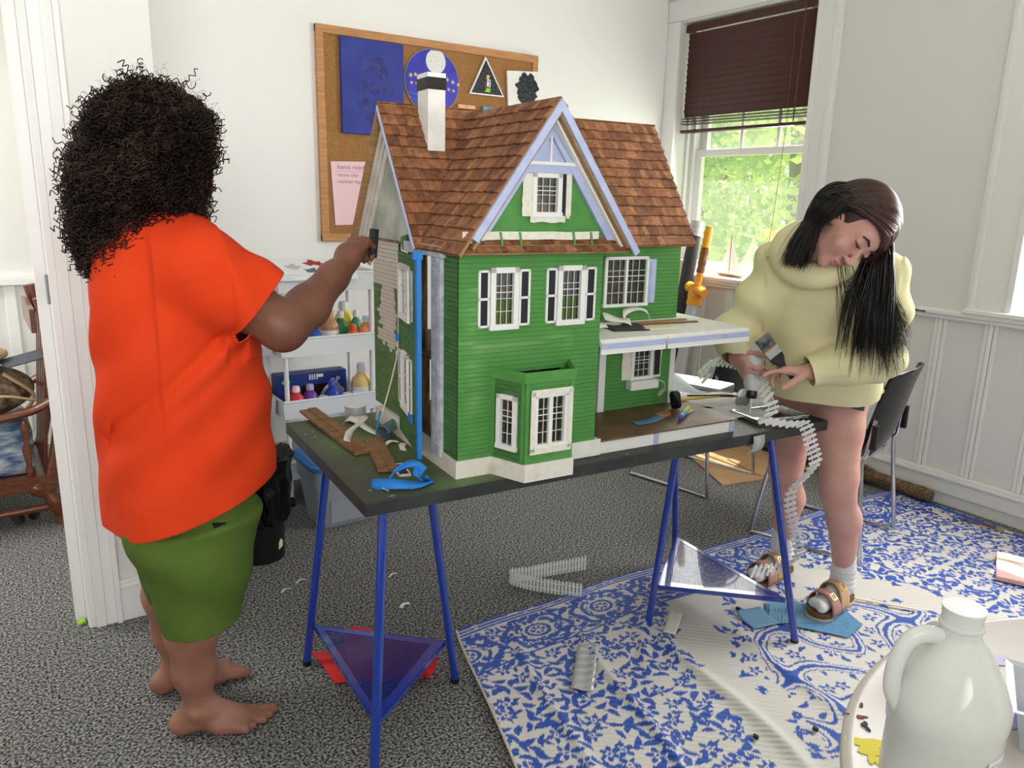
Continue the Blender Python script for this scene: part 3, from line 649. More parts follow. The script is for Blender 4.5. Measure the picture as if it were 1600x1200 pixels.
# --- porch floor and flat porch roof
pf = MB().box(.45, .985, 0, .249, 0, .037).box(.936, .985, .249, .46, 0, .037); hpart('porch_floor', pf, 'white')
hpart('porch_deck', MB().box(.437, .995, -.006, .2475, .037, .0415).box(.936, .995, .2475, .46, .037, .0415), 'wood_floor')['label'] = 'brown stained porch floor'
hpart('trim_strip', MB().box(.655, .672, -.003, 0, 0, .037).box(.965, .984, -.003, 0, 0, .037), 'lavender')
hpart('door_trim', MB(FRONT(.25)).box(.620, .645, .042, .300, -.006, .006), 'white'); hpart('corner_trim', MB(FRONT(.25)).box(.915, .936, .042, .300, -.002, .006), 'white_matte')
q = MB().box(.436, 1.005, -.004, .246, .318, .337).box(.936, 1.005, .246, .45, .318, .337); hpart('porch_roof', q, 'white_matte')
hpart('fascia', MB().box(.436, .668, -.010, -.004, .295, .330).box(.676, 1.005, -.010, -.004, .295, .330), 'white')
hpart('fascia_stripe', MB().box(.436, .668, -.0115, -.010, .310, .326).box(.676, 1.005, -.0115, -.010, .310, .326), 'lavender')
# --- roofs
PAL = [(164, 110, 74), (146, 95, 62), (178, 124, 86), (128, 82, 55), (156, 103, 70), (138, 90, 62), (170, 113, 75)]
def clip(poly, cp):
    def area(p): return sum(p[i][0] * p[(i + 1) % len(p)][1] - p[(i + 1) % len(p)][0] * p[i][1] for i in range(len(p)))
    if area(cp) < 0: cp = cp[::-1]
    for i in range(len(cp)):
        a, b = cp[i], cp[(i + 1) % len(cp)]; out = []
        f = lambda p: (b[0] - a[0]) * (p[1] - a[1]) - (b[1] - a[1]) * (p[0] - a[0])
        for k in range(len(poly)):
            p, q = poly[k], poly[(k + 1) % len(poly)]; fp, fq = f(p), f(q)
            if fp >= 0: out.append(p)
            if (fp >= 0) != (fq >= 0): t = fp / (fp - fq); out.append((p[0] + (q[0] - p[0]) * t, p[1] + (q[1] - p[1]) * t))
        poly = out
        if len(poly) < 3: return []
    return poly
def roof(M, cp, rowh=.036, wmin=.016, wmax=.030, th=.0035, base=.007, name='roof'):
    mb = MB(M); mb.m = 1; mb.prism(cp, -base, 0); mb.m = 0
    xs = [p[0] for p in cp]; ys = [p[1] for p in cp]; n = math.ceil((max(ys) - min(ys)) / rowh)
    for r in range(n):
        y0 = min(ys) + r * rowh - (.004 if r == 0 else 0); x = min(xs) - random.uniform(0, wmax)
        while x < max(xs):
            w = random.uniform(wmin, wmax); dy = random.uniform(-.0015, .0015)
            pl = clip([(x, y0 + dy), (x + w - .0006, y0 + dy + random.uniform(-.0006, .0006)), (x + w - .0006, y0 + rowh), (x, y0 + rowh)], cp)
            if pl:
                k = random.uniform(.9, 1.1); mb.c = tuple(v * k for v in lin(random.choice(PAL))); zf = lambda p: th * (1.9 - 1.7 * (p[1] - y0) / rowh)
                m_ = len(pl); top = [(p[0], p[1], zf(p)) for p in pl]; bot = [(p[0], p[1], 0) for p in pl]; mb.hull(top, bot)
            x += w
    return hpart(name, mb, ['shingle', 'wood_raw'])
sl = .4719; MF = frame((0, .2, .578), (1, 0, 0), (0, .27 / sl, .387 / sl))
roof(MF, [(-.03, 0), (-.02, 0), (.25, .455), (.25, sl), (-.03, sl)])
roof(MF, [(.52, 0), (.95, 0), (.965, sl), (.25, sl), (.25, .455)])
hpart('roof', MB(frame((0, .74, .578), (-1, 0, 0), (0, -.27 / sl, .387 / sl))).prism([(.03, 0), (.03, sl), (-.965, sl), (-.95, 0)], -.007, 0), 'wood_raw')
cl = .4637; roof(frame((-.02, 0, .578), (0, -1, 0), (.27 / cl, 0, .377 / cl)), [(-.2, 0), (.045, 0), (.045, cl), (-.46, cl)])
roof(frame((.52, 0, .578), (0, 1, 0), (-.27 / cl, 0, .377 / cl)), [(-.045, 0), (.2, 0), (.46, cl), (-.045, cl)])
pl_ = math.hypot(.038, .034); roof(frame((0, -.036, .582), (1, 0, 0), (0, .038 / pl_, .034 / pl_)), [(-.015, 0), (.515, 0), (.49, pl_), (.01, pl_)], rowh=.027)
# --- front gable: green wall in pieces round its window, framing, barge boards
G = FRONT(0); gl = lambda w: .008 + (w - .60) * .716; gr = lambda w: .492 - (w - .60) * .716
GW = (.200, .288, .668, .778); m = MB(G); ih = hole(GW)
def trap(w0, w1, l=None, r=None):
    m.prism([(l if l is not None else gl(w0), w0), (r if r is not None else gr(w0), w0), (r if r is not None else gr(w1), w1), (l if l is not None else gl(w1), w1)], -.006, 0)
trap(.586, ih[2]); trap(ih[2], ih[3], r=ih[0]); trap(ih[2], ih[3], l=ih[1]); trap(ih[3], .79); hpart('gable_wall', m, 'green')
hpart('gable_wall', MB(G).prism([(gl(.79), .79), (gr(.79), .79), (gr(.925), .925), (gl(.935), .935)], -.006, .001), 'lavender')
hwin(G, *GW, 3, 4, d=.010); tpf(0, .172, .200, .67, .775, .006); tpf(0, .195, .30, .655, .672, .008); tpf(0, .305, .315, .665, .78, .006)
hpart('shutter', MB(G).prism([(.289, .685), (.305, .676), (.305, .772), (.290, .776)], .002, .008), 'shutter_black')
hpart('shutter_tape', MB(G).box(.300, .316, .672, .782, .008, .0095), 'tape')
m = MB(G); m.box(.155, .345, .776, .796, .001, .010); hpart('gable_band', m, 'lavender')
m = MB(G); m.box(.172, .328, .796, .804, .001, .013); tw = .0065
for s in (-1, 1): m.prism([(.25 + s * .075, .80), (.25 + s * .075 - s * tw, .80), (.25, .883), (.25, .896)][::s], .001, .012)
m.box(.2475, .2525, .80, .89, .001, .011); hpart('gable_truss', m, 'white')
def barge(o0, o1, wd, n0, n1, mm, name):
    q = MB(G)
    for s in (-1, 1):
        P = lambda d, off: (.25 + s * (.27 * d - .813 * off), .955 - .377 * d - .582 * off)
        e = o1 * (.90 if s < 0 and n1 > .05 else 1); q.prism([P(3.01 * wd[0], wd[0]), P(e, wd[0]), P(e, wd[1]), P(3.01 * wd[1], wd[1])], n0, n1)
    return hpart(name, q, mm)
barge(0, .99, (.002, .020), .046, .054, 'lavender', 'barge_board'); barge(.0, .93, (.018, .026), .028, .046, 'wood_raw', 'rafter_edge'); barge(.02, .93, (.026, .032), .012, .028, 'white', 'gable_moulding'); barge(.05, .93, (.03, .050), .001, .012, 'lavender', 'gable_trim')
tpf(-.012, .0, .40, .612, .632, .008); tpf(-.014, .004, .045, .604, .622, .012)
for u in (.10, .155, .315, .37): hpart('paint_drip', MB(G).prism([(u, .632), (u + .006, .632), (u + .012, .60), (u + .007, .595)], .021, .023), 'green')
# --- left gable with bare trim, header beam, corner strip
m = MB(LEFT()); m.prism([(-.74, .582), (-.205, .582), (-.47, .955)], -.006, 0)
mat('glaze', (200, 202, 194), .6, rgb2=(136, 154, 132), ns=7, nd=5, thr=(.32, .62), bump=(60, .1)); hpart('gable_wall', m, 'glaze')
m = MB(LEFT())
for off, w_, d in ((.012, .02, .012), (.04, .012, .008), (.06, .02, .005)):
    sx, sz = .572, .82
    for d0 in (0,): m.prism([(-.47 - off * 1.22, .955), (-.47 - (off + w_) * 1.22 , .955), (-.735, .59 + .02 - w_), (-.735 + w_ * 1.2, .59)] if False else [(-.47 + off * 0 - .002, .953 - off * 1.7), (-.47 - .002, .953 - (off + w_) * 1.7), (-.735 + (off + w_) * 1.2, .582), (-.735 + off * 1.2, .582)], 0, d)
hpart('gable_trim', m, 'primer')
m = MB(LEFT()); m.prism([(-.47, .957), (-.47, .945), (-.214, .578), (-.203, .578)], .001, .034); hpart('barge_board', m, 'lavender')
m = MB(LEFT()); m.prism([(-.47, .957), (-.74, .57), (-.735, .565), (-.47, .945)], .001, .030); hpart('barge_board', m, 'wood_raw')
m = MB(LEFT()).box(-.60, -.22, .582, .586, 0, .004); hpart('seam_strip', m, 'primer')
hpart('header_beam', MB(LEFT()).box(-.318, -.070, .563, .592, -.012, .016), 'greyblue', bevel=.001); hpart('corner_strip', MB(LEFT()).box(-.139, -.084, .033, .563, -.006, .012), 'greyblue')
m = MB(LEFT())
for k in range(44): m.box(-.132, -.092, .04 + k * .0119, .05 + k * .0119, .012, .0135)
hpart('strip_siding', m, 'greyblue')
hpart('paint_smear', MB(LEFT()).prism([(-.345, .60), (-.30, .61), (-.31, .575), (-.335, .565)], .001, .014), 'green_dark')
# --- chimney
m = MB().box(.085, .138, .379, .452, .80, 1.012); ch = hpart('chimney', m, 'white_matte', bevel=.001)
hpart('chimney_band', MB().box(.082, .141, .376, .455, 1.002, 1.034), 'black', ch, bevel=.002); hpart('chimney_cap', MB().box(.084, .139, .378, .453, 1.034, 1.046), 'white', ch)
# --- swung-out side panel with two windows and blue tape
pa = Vector((-.047, -.258, 0)).normalized(); PM = frame((-.004, .388, 0), pa, (0, 0, 1)); PWU = (.030, .165, .375, .530); PWL = (.05, .150, .112, .285)
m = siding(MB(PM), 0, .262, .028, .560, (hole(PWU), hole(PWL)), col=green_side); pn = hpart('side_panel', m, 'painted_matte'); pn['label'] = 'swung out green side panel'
hwin(PM, *PWU, 2, 4, fw=.015, m='white_matte'); hwin(PM, *PWL, 2, 4, fw=.014, sh=((.012, .046), (.154, .188)), m='white_matte'); hpart('shutter', MB(PM).box(.170, .20, .385, .52, 0, .005), 'greyblue')
hpart('blue_tape', MB(PM).box(.240, .2640, .020, .562, -.0075, .0045).box(.240, .262, .555, .575, -.012, .012).box(.15, .20, .10, .125, .004, .008).box(.0, .02, .30, .32, .004, .012), 'blue_tape', pn)
tp(bez([(-.004, .395, .55), (-.005, .395, .30), (-.02, .40, .20), (-.06, .405, .06)], 6), .008, (0, 1, 0)); hpart('blue_tape', MB().tube([(-.06, .405, .085), (-.072, .407, .03)], .006, 6, flat=.4), 'blue_tape')
# ================================================================== LOOSE THINGS ON THE TABLE
HM = T(*HR.location) @ rz(HR.rotation_euler[2])
def hw(u, v, w): return tuple(HM @ Vector((u, v, w)))
def single(name, label, cat, mb, m, loc=(0, 0, 0), r=0., group=None, **k):
    o = mb.build(name, m, **k); o.location = loc; o.rotation_euler = (0, 0, r) if not hasattr(r, '__len__') else r
    return props(o, label, cat, group)
def strip_of_shingles(label, a, b, za, zb, w):
    d = Vector((b[0] - a[0], b[1] - a[1], zb - za)); L0 = d.length; x = d.normalized(); y = Vector((-x.y, x.x, 0)).normalized()
    t = thing('shingle_strip', label, 'shingle strip', (a[0], a[1], za), 0, 'leftover strips of roof shingles'); M_ = frame((0, 0, 0), x, y)
    MB(M_).box(0, L0, -w / 2, w / 2, 0, .004).build('backing', 'shingle_strip', t); mb = MB(M_); n = round(L0 / .042)
    for r_ in (0, 1):
        for i in range(n): mb.box(L0 * i / n + .0005, L0 * (i + 1) / n - .0005, -w / 2 + r_ * w / 2, r_ * w / 2, .004 + .002 * r_, .008 + .003 * r_ + random.uniform(0, .001))
    mb.build('shingles', 'shingle_strip', t)
strip_of_shingles('long strip of brown shingles lying askew over the left back corner of the tabletop', (.826, 2.40), (.822, 1.935), TZ + .012, TZ + .002, .056)
strip_of_shingles('short strip of brown shingles lying next to the crumpled blue tape', (.893, 2.03), (.818, 1.768), TZ + .002, TZ + .003, .052)
def shutter_piece():
    t = thing('loose_shutter', 'small loose black and white shutter lying beside the blue tape', 'shutter', (.842, 1.715, TZ + .001), math.radians(-12))
    q = MB().box(-.017, .017, 0, .09, 0, .004)
    for x in (-.017, .013): q.box(x, x + .004, 0, .09, 0, .007)
    for y in (0, .043, .086): q.box(-.017, .017, y, y + .004, 0, .007)
    q.build('frame', 'white', t); MB().box(-.013, .013, .004, .043, .004, .005).box(-.013, .013, .047, .086, .004, .005).build('panel', 'shutter_black', t)
shutter_piece()
mb = ribbon(bez([(-.075, .035, .001), (-.06, .0, .012), (-.03, -.03, .016), (.02, -.035, .006), (.075, -.02, .002)], 8), .03, lambda t: (.3, .6, .9 - t))
q = ribbon(bez([(-.03, .02, .004), (.0, .045, .02), (.03, .04, .032), (.045, .01, .03), (.03, -.015, .016), (.06, -.02, .01)], 8), .028, lambda t: (math.sin(t * 7), .5, math.cos(t * 9)))
mb.add(q.v, q.f); q = ribbon(bez([(.0, .05, .02), (.03, .03, .04), (.05, .0, .03), (.035, -.01, .01)], 8), .03, lambda t: (1, math.sin(t * 8), .6)); mb.add(q.v, q.f)
single('crumpled_tape', 'crumpled wad of bright blue painter tape near the front left corner of the tabletop', 'tape', mb, 'blue_tape', (.815, 1.665, TZ + .003), solid=.0008, smooth=True, normals=False)
mb = ribbon(bez([(.0, .0, .002), (.03, -.06, .018), (.0, -.13, .03), (-.07, -.20, .028), (-.10, -.245, .012)], 8), .028, lambda t: (1, .3, .5 - t))
single('tape_strip', 'long curled strip of used masking tape lying across the long shingle strip', 'tape', mb, 'tape', (.905, 2.26, TZ + .008), solid=.0008, smooth=True, normals=False)
mb = ribbon(bez([(-.03, .10, .03), (-.025, .05, .035), (.0, .02, .012), (.02, -.02, .002), (.04, -.03, .002)], 8), .022, lambda t: (1, t, .8 - t))
single('tape_strip', 'twisted strip of masking tape standing up beside the grey sandpaper roll', 'tape', mb, 'tape', (.915, 2.10, TZ + .002), solid=.0008, smooth=True, normals=False)
mb = MB(); mb.grid(lambda u, v: ((.02 + .004 * u) * math.cos(u * 5.2), -.05 + .10 * v + .01 * u, .021 + (.02 + .004 * u) * math.sin(u * 5.2)), 26, 6)
single('sandpaper_roll', 'curled sheet of grey sandpaper on the green stained end of the tabletop', 'sandpaper', mb, 'grey_sand', (.955, 2.05, TZ + .004), -.9, solid=.001, smooth=True, normals=False)
for lab, x, y, w in (('small torn masking tape scrap beside the dollhouse wall', .945, 1.935, .03), ('smaller torn masking tape scrap behind the short shingle strip', .93, 1.985, .022), ('tiny white tape scrap near the front edge of the tabletop', .757, 1.655, .012)):
    single('tape_scrap', lab, 'tape', ribbon(bez([(-w, 0, .0), (0, .004, .006), (w, -.003, .002)], 5), w * .6, (0, 1, .2)), 'tape', (x, y, TZ + .002), random.random() * 3, solid=.0006)
# roll of duct tape at the back edge
rt = thing('tape_roll', 'grey roll of duct tape standing by the back left edge of the tabletop', 'tape roll', (.945, 2.285, TZ))
MB().lathe([(.022, 0), (.034, 0), (.034, .045), (.022, .045), (.022, 0)], 28).build('roll', 'duct', rt, smooth=True); MB().lathe([(.020, .001), (.0219, .001), (.0219, .047), (.020, .047), (.020, .001)], 28).build('core', 'white_matte', rt, smooth=True)
MB().lathe([(.022, .045), (.034, .045), (.034, .0465), (.022, .0465)], 28).build('rim', 'white', rt)
# scraps and tools on the dollhouse porch roof
dz = TZ + .338
mb = MB().grid(lambda u, v: (-.06 + .12 * u, -.045 + .09 * v, .001 + .006 * abs(math.sin(u * 3 + v * 2)) * v), 10, 8)
single('sandpaper_sheet', 'black sandpaper sheet lying on the flat porch roof under tape scraps', 'sandpaper', mb, 'foam_black', hw(.62, .12, .339), -.3, solid=.001, smooth=True, normals=False)
for i, (lab, u, v, P, w) in enumerate((('flat torn piece of masking tape at the left end of the porch roof', .505, .12, [(-.05, 0, .004), (0, .006, .014), (.045, 0, .01)], .03),
        ('masking tape piece standing up like a fin on the porch roof', .60, .15, [(-.03, .02, .03), (.0, 0, .022), (.05, -.015, .012)], .03),
        ('looped curl of masking tape in front of the upper double window', .70, .185, [(-.04, 0, .01), (-.02, .02, .032), (.03, .02, .04), (.055, 0, .03), (.05, -.02, .006)], .026))):
    single('tape_piece', lab, 'tape', ribbon(bez(P, 8), w, lambda t, i=i: (.2, 1 - .5 * t, .6 + .4 * math.sin(t * 5 + i))), 'tape', hw(u, v, .342), 0, solid=.0008, smooth=True, normals=False)
for lab, u, v, l, w, m, r in (('long pale wooden strip lying on the porch roof along the wall', .79, .19, .26, .018, 'wood_raw', .02), ('reddish brown wooden strip lying on the porch roof', .80, .15, .25, .016, 'shingle_strip', -.06), ('short green painted card strip at the front of the porch roof', .72, .085, .11, .03, 'hoodie', -.1)):
    single('wood_strip', lab, 'wood strip', MB().box(-l / 2, l / 2, -w / 2, w / 2, 0, .004), m, hw(u, v, .3375), -.08 + r)
# on the porch floor
pz = .0418
t = thing('glue_cap_tube', 'black capped tube standing on the porch floor by the green wall', 'tube', hw(.90, .18, pz), 0); MB(Matrix.Rotation(-.25, 4, 'Y')).lathe([(.0, .004), (.0165, .004), (.018, .01), (.018, .05), (.015, .058), (0, .06)], 18).build('cap', 'black_gloss', t, smooth=True)
t = thing('paint_pen', 'blue and yellow paint pen lying on the porch floor', 'pen', hw(.835, .08, pz + .008), .55)
MB().tube([(-.045, 0, 0), (-.02, 0, 0)], [.004, .007], 10).build('tip', 'pen_blue', t, smooth=True); MB().tube([(-.02, 0, 0), (.035, 0, .001)], .0085, 10).build('barrel', 'pen_light', t, smooth=True); MB().tube([(.034, 0, .001), (.10, 0, .002)], .0075, 8).build('handle', 'yellow', t, smooth=True)
single('sandpaper_curl', 'curled scrap of blue sandpaper on the porch floor', 'sandpaper', MB().grid(lambda u, v: (-.05 + .10 * u, -.02 + .04 * v, .001 + .04 * max(0, u - .55) ** 1.5), 14, 5), 'blue_sand_dark', hw(.70, .09, pz + .001), -.1, solid=.001, smooth=True, normals=False)
single('wood_scrap', 'crumbling tan wood scrap behind the blue sandpaper curl', 'scrap', MB().prism([(-.03, -.01), (.0, -.016), (.035, -.006), (.03, .012), (-.02, .014)], 0, .008), 'wood_raw', hw(.79, .125, pz))
single('white_card', 'torn white card scrap beside the black capped tube', 'paper', MB().prism([(-.03, -.015), (.03, -.01), (.035, .015), (-.02, .012)], 0, .0015), 'paper', hw(.90, .125, pz + .001), .2)
single('wood_ruler', 'tan wooden ruler lying behind the black capped tube', 'ruler', MB().box(-.13, .13, -.014, .014, 0, .006), 'wood_yellow', (2.03, 1.80, TZ + .042), -.18)
# heap at the back right of the tabletop
mb = MB().grid(lambda u, v: (-.13 + .26 * u, -.13 + .26 * v, .012 + .07 * math.sin(PI * min(1, u * 1.2)) * math.sin(PI * v) ** .7 + .008 * math.sin(9 * u + 5 * v)), 26, 18)
single('drop_cloth', 'crumpled grey drop cloth heaped behind the porch', 'cloth', mb, 'grey_cloth', (2.115, 2.045, TZ + .001), -.2, smooth=True, normals=False, solid=.002)
mb = MB().grid(lambda u, v: (-.16 + .32 * u, -.10 + .20 * v, .004 + .03 * (1 - u) * math.sin(PI * v) + .005 * math.sin(8 * u + 3 * v)), 20, 12)
single('paper_sheet', 'wrinkled white paper sheet draped at the right end of the tabletop', 'paper', mb, 'paper', (2.16, 1.84, TZ + .006), -.5, smooth=True, normals=False, solid=.001)
single('paper_sheet', 'small white paper with a brown brush lying over it beside the porch', 'paper', MB().grid(lambda u, v: (-.09 + .18 * u, -.06 + .12 * v, .002 + .014 * u * v + .003 * math.sin(9 * v)), 12, 8), 'paper', (2.12, 1.69, TZ + .004), -.35, smooth=True, normals=False, solid=.001)
t = thing('artist_brush', 'thin brown artist brush lying on the white paper', 'brush', (2.10, 1.78, TZ + .05), -.45); MB().tube([(-.11, 0, 0), (.06, 0, -.004)], [.003, .005], 8).build('handle', 'dark_wood', t, smooth=True); MB().tube([(.06, 0, -.004), (.085, 0, -.005)], .0045, 8).build('ferrule', 'steel', t, smooth=True); MB().tube([(.085, 0, -.005), (.105, 0, -.006)], [.0045, .001], 8).build('bristles', 'brow', t)
t = thing('foil_tray', 'flat silver foil tray with paint at the right end of the tabletop', 'tray', (2.185, 1.615, TZ + .001), -.18)
MB().rbox(-.105, .105, -.06, .06, 0, .004, .01).build('base', 'steel', t); m = MB()
for a, b, c_, d in ((-.115, .115, -.07, -.058), (-.115, .115, .058, .07), (-.115, -.103, -.07, .07), (.103, .115, -.07, .07)): m.box(a, b, c_, d, .0, .016)
m.build('rim', 'foil', t, bevel=.003); MB().prism([(-.05, -.03), (.04, -.04), (.06, .01), (-.01, .03)], .004, .006).build('paint', 'black_gloss', t)
t = thing('tin_can', 'small dark rimmed metal cup lying on the papers by the white bottle', 'cup', (2.19, 1.735, TZ + .035), .5); MB(Matrix.Rotation(1.35, 4, 'Y')).lathe([(.022, -.03), (.026, .03), (.022, .03), (.018, -.028)], 20).build('cup_wall', 'steel', t, smooth=True)
single('silver_box', 'low silver box with dark edges at the back right corner of the tabletop', 'box', MB().rbox(-.13, .13, -.07, .07, 0, .03, .01), 'steel', (2.27, 2.03, TZ), -1.3, bevel=.003)
single('red_cloth', 'small folded red cloth behind the house at the back of the tabletop', 'cloth', MB().rbox(-.04, .04, -.03, .03, 0, .03, .008), 'cloth_red', (2.22, 2.185, TZ + .001), -.1, bevel=.006)
single('duct_tape_piece', 'strip of grey duct tape hanging from the front edge of the tabletop', 'tape', ribbon(bez([(0, -.004, -.001), (0, -.006, -.03), (.0, .006, -.055), (-.012, .03, -.07)], 6), .05, (1, 0, 0)), 'duct', (1.985, 1.5, TZ - .004), TA, solid=.0008, smooth=True, normals=False)

# ------------------------------------------------------------------ white picket fence strips (miniature)
CR, CU, CT = Vector((.8285, -.5595, .0236)), Vector((.1128, .2080, .9716)), Vector((-.5485, -.8023, .2354))
def fence(label, pts, up, n, hgt=.022, loc=(0, 0, 0), w=.0055):
    t = thing('picket_fence', label, 'toy fence', loc); L_0 = Vector(loc); C = [Vector(p) - L_0 for p in bez(pts, 30)]
    ds = [0.]
    for a, b in zip(C, C[1:]): ds.append(ds[-1] + (b - a).length)
    P = lambda s: next((C[i] + (C[i + 1] - C[i]) * ((s - ds[i]) / max(1e-9, ds[i + 1] - ds[i])) for i in range(len(C) - 1) if ds[i + 1] >= s - 1e-9), C[-1])
    tot = ds[-1]; rl = [[], []]; base = MB().prism([(-w, -hgt), (w, -hgt), (w, hgt * .8), (0, hgt), (-w, hgt * .8)], 0, .0025).build('picket', 'white', t); q = base
    for i in range(n):
        f = i / (n - 1); s = tot * f; p = P(s); tg = (P(min(tot, s + .01)) - P(max(0, s - .01))).normalized(); u = Vector(up(f)).normalized()
        x = (tg - u * tg.dot(u)).normalized()
        if i: q = base.copy(); link(q)
        q.parent = t; q.matrix_local = frame(p, x, u)
        for k, o_ in enumerate((-.45, .45)): rl[k].append(p + u * hgt * o_)
    for k in (0, 1): MB().tube(rl[k], .0017, 5).build('rail', 'white', t)
    return t
def up_long(f):
    if f < .30: return CR * .62 + CU * .75 + CT * .2
    if f < .42: return CR * .85 + CU * .35 + CT * .3
    if f < .66: return CR * .85 + CU * .45 + CT * .2
    if f < .90: return CR * .55 + CU * .40 + CT * .75
    return CU * .9 + CR * .4
fence('curling white picket fence strip running from the table end down past the blue trestle leg', [(2.10, 1.835, .835), (2.11, 1.86, .868), (2.125, 1.795, .902), (2.105, 1.66, .908), (2.07, 1.575, .880), (2.05, 1.52, .835), (2.07, 1.52, .79), (2.045, 1.53, .765), (2.10, 1.475, .758), (2.16, 1.455, .75), (2.20, 1.452, .68), (2.235, 1.45, .61), (2.18, 1.445, .57), (2.125, 1.45, .53), (2.13, 1.45, .46), (2.165, 1.445, .37), (2.19, 1.44, .29), (2.13, 1.45, .255), (2.01, 1.48, .255)],
      up_long, 68, .024, (2.1, 1.5, 0))
fence('white picket fence strip standing in a bent loop on the grey carpet', [(1.70, 2.0, .03), (1.63, 2.08, .03), (1.56, 2.17, .03), (1.54, 2.235, .03), (1.62, 2.215, .03), (1.72, 2.20, .03), (1.86, 2.17, .03)], lambda f: (0, 0, 1), 46, .03, (1.65, 2.15, 0), .0045)

# ================================================================== THINGS ON THE FLOOR
def trash():
    t = thing('trash_bin', 'black waste bin lined with a black plastic bag beside the storage tub', 'bin', (.80, 2.96, 0))
    MB().lathe([(.0, .003), (.088, .003), (.092, .0), (.104, .26), (.11, .32), (.104, .32), (.098, .26), (.085, .01), (0, .01)], 32).build('bin_body', 'bin_black', t, smooth=True)
    def f(u, v):
        a = 2 * PI * u; w = .012 * math.sin(9 * a + 3 * v) * (.3 + v) + .008 * math.sin(17 * a + 7 * v); prof = ((.103, .16), (.122, .19), (.118, .25), (.128, .30), (.12, .36), (.14, .41), (.10, .33), (.085, .2))
        k = v * (len(prof) - 1); i = min(int(k), len(prof) - 2); g = k - i; r = prof[i][0] * (1 - g) + prof[i + 1][0] * g; z = prof[i][1] * (1 - g) + prof[i + 1][1] * g
        r += w * (1 if v < .8 else .4); z += .018 * math.sin(5 * a) * math.sin(PI * v) + .05 * v * max(0, math.cos(a - .2)); return (r * math.cos(a), r * math.sin(a), z)
    MB().grid(f, 96, 30, True).build('bin_liner', 'bag_black', t, smooth=True, normals=False)
    MB(frame((.055, -.079, .07), (.82, .57, 0), (0, 0, 1))).prism([(-.01, -.02), (.012, -.012), (.014, .012), (.004, .022), (-.008, .008)], 0, .003).build('torn_sticker', 'hoodie', t)
trash()
def tub():
    t = thing('storage_tub', 'clear plastic storage tub with a blue lid under the white cart', 'tub', (1.335, 3.18, 0), math.radians(1))
    def ring(w, d, z, r): 
        pts = []
        for cx, cy, a0 in ((w - r, d - r, 0), (-w + r, d - r, PI / 2), (-w + r, -d + r, PI), (w - r, -d + r, 1.5 * PI)): pts += [(cx + r * math.cos(a0 + PI / 8 * k), cy + r * math.sin(a0 + PI / 8 * k), z) for k in range(5)]
        return pts
    m = MB(); R_ = [ring(.235, .10, .0, .03), ring(.255, .125, .20, .03), ring(.262, .13, .202, .03), ring(.268, .135, .285, .03)]
    n = len(R_[0]); m.add(sum(R_, []), [tuple(range(n))[::-1]] + [(i * n + k, i * n + (k + 1) % n, (i + 1) * n + (k + 1) % n, (i + 1) * n + k) for i in range(3) for k in range(n)])
    m.build('tub_body', 'bin_clear', t, solid=.003)
    m = MB(); R_ = [ring(.28, .145, .275, .04), ring(.285, .15, .30, .04), ring(.27, .135, .315, .035), ring(.25, .115, .322, .03)]
    m.add(sum(R_, []), [tuple(range(n))[::-1], tuple(range(3 * n, 4 * n))] + [(i * n + k, i * n + (k + 1) % n, (i + 1) * n + (k + 1) % n, (i + 1) * n + k) for i in range(3) for k in range(n)]); m.build('lid', 'lid_blue', t, bevel=.003)
    for i in range(5):
        x = -.18 + i * .09; MB().rbox(x - .04, x + .04, -.09, .09, .006, random.uniform(.06, .16), .012).build('packet', ('white_matte', 'coral', 'paper', 'wood_raw', 'white_matte')[i], t)
    MB().box(-.20, -.02, -.128, -.120, .03, .13).build('front_label', 'bin_clear', t)
tub()
CT = None
def cart(label, x, y, r):
    t = thing('utility_cart', label, 'cart', (x, y, 0), r)
    for sx in (-.21, .21):
        for sy in (-.14, .14): p = MB().tube([(sx, sy, .05), (sx, sy, 1.04)], .011, 12).build('post', 'plastic_white', t, smooth=True); MB().tube([(sx - .008, sy, .022), (sx + .008, sy, .022)], .022, 14).build('caster', 'black', p)
    for z in (.14, .435, .725, 1.015):
        m = MB(); m.rbox(-.225, .225, -.155, .155, z, z + .006, .03)
        for q in range(24): pass
        def w(u, v, z=z):
            a = u * 4; k = int(a) % 4; f = a - int(a); X, Y = .232 + .006 * v, .162 + .006 * v
            c = [(X, -Y), (X, Y), (-X, Y), (-X, -Y)]; p, q = c[k], c[(k + 1) % 4]; return (p[0] + (q[0] - p[0]) * f, p[1] + (q[1] - p[1]) * f, z + .085 * v)
        m.grid(w, 32, 3, True); m.build('tray', 'plastic_white', t, solid=.004)
        m = MB()
        for a, b, c_, d in ((-.243, .243, -.173, -.163), (-.243, .243, .163, .173), (-.243, -.233, -.173, .173), (.233, .243, -.173, .173)): m.box(a, b, c_, d, z + .078, z + .088)
        m.build('rim', 'plastic_white', t, bevel=.003)
    return t
cart('white four tier plastic cart holding paint bottles against the back wall', 1.285, 3.535, 0); 
cart('second white plastic cart standing farther left behind the orange shirt', .79, 3.60, .05)
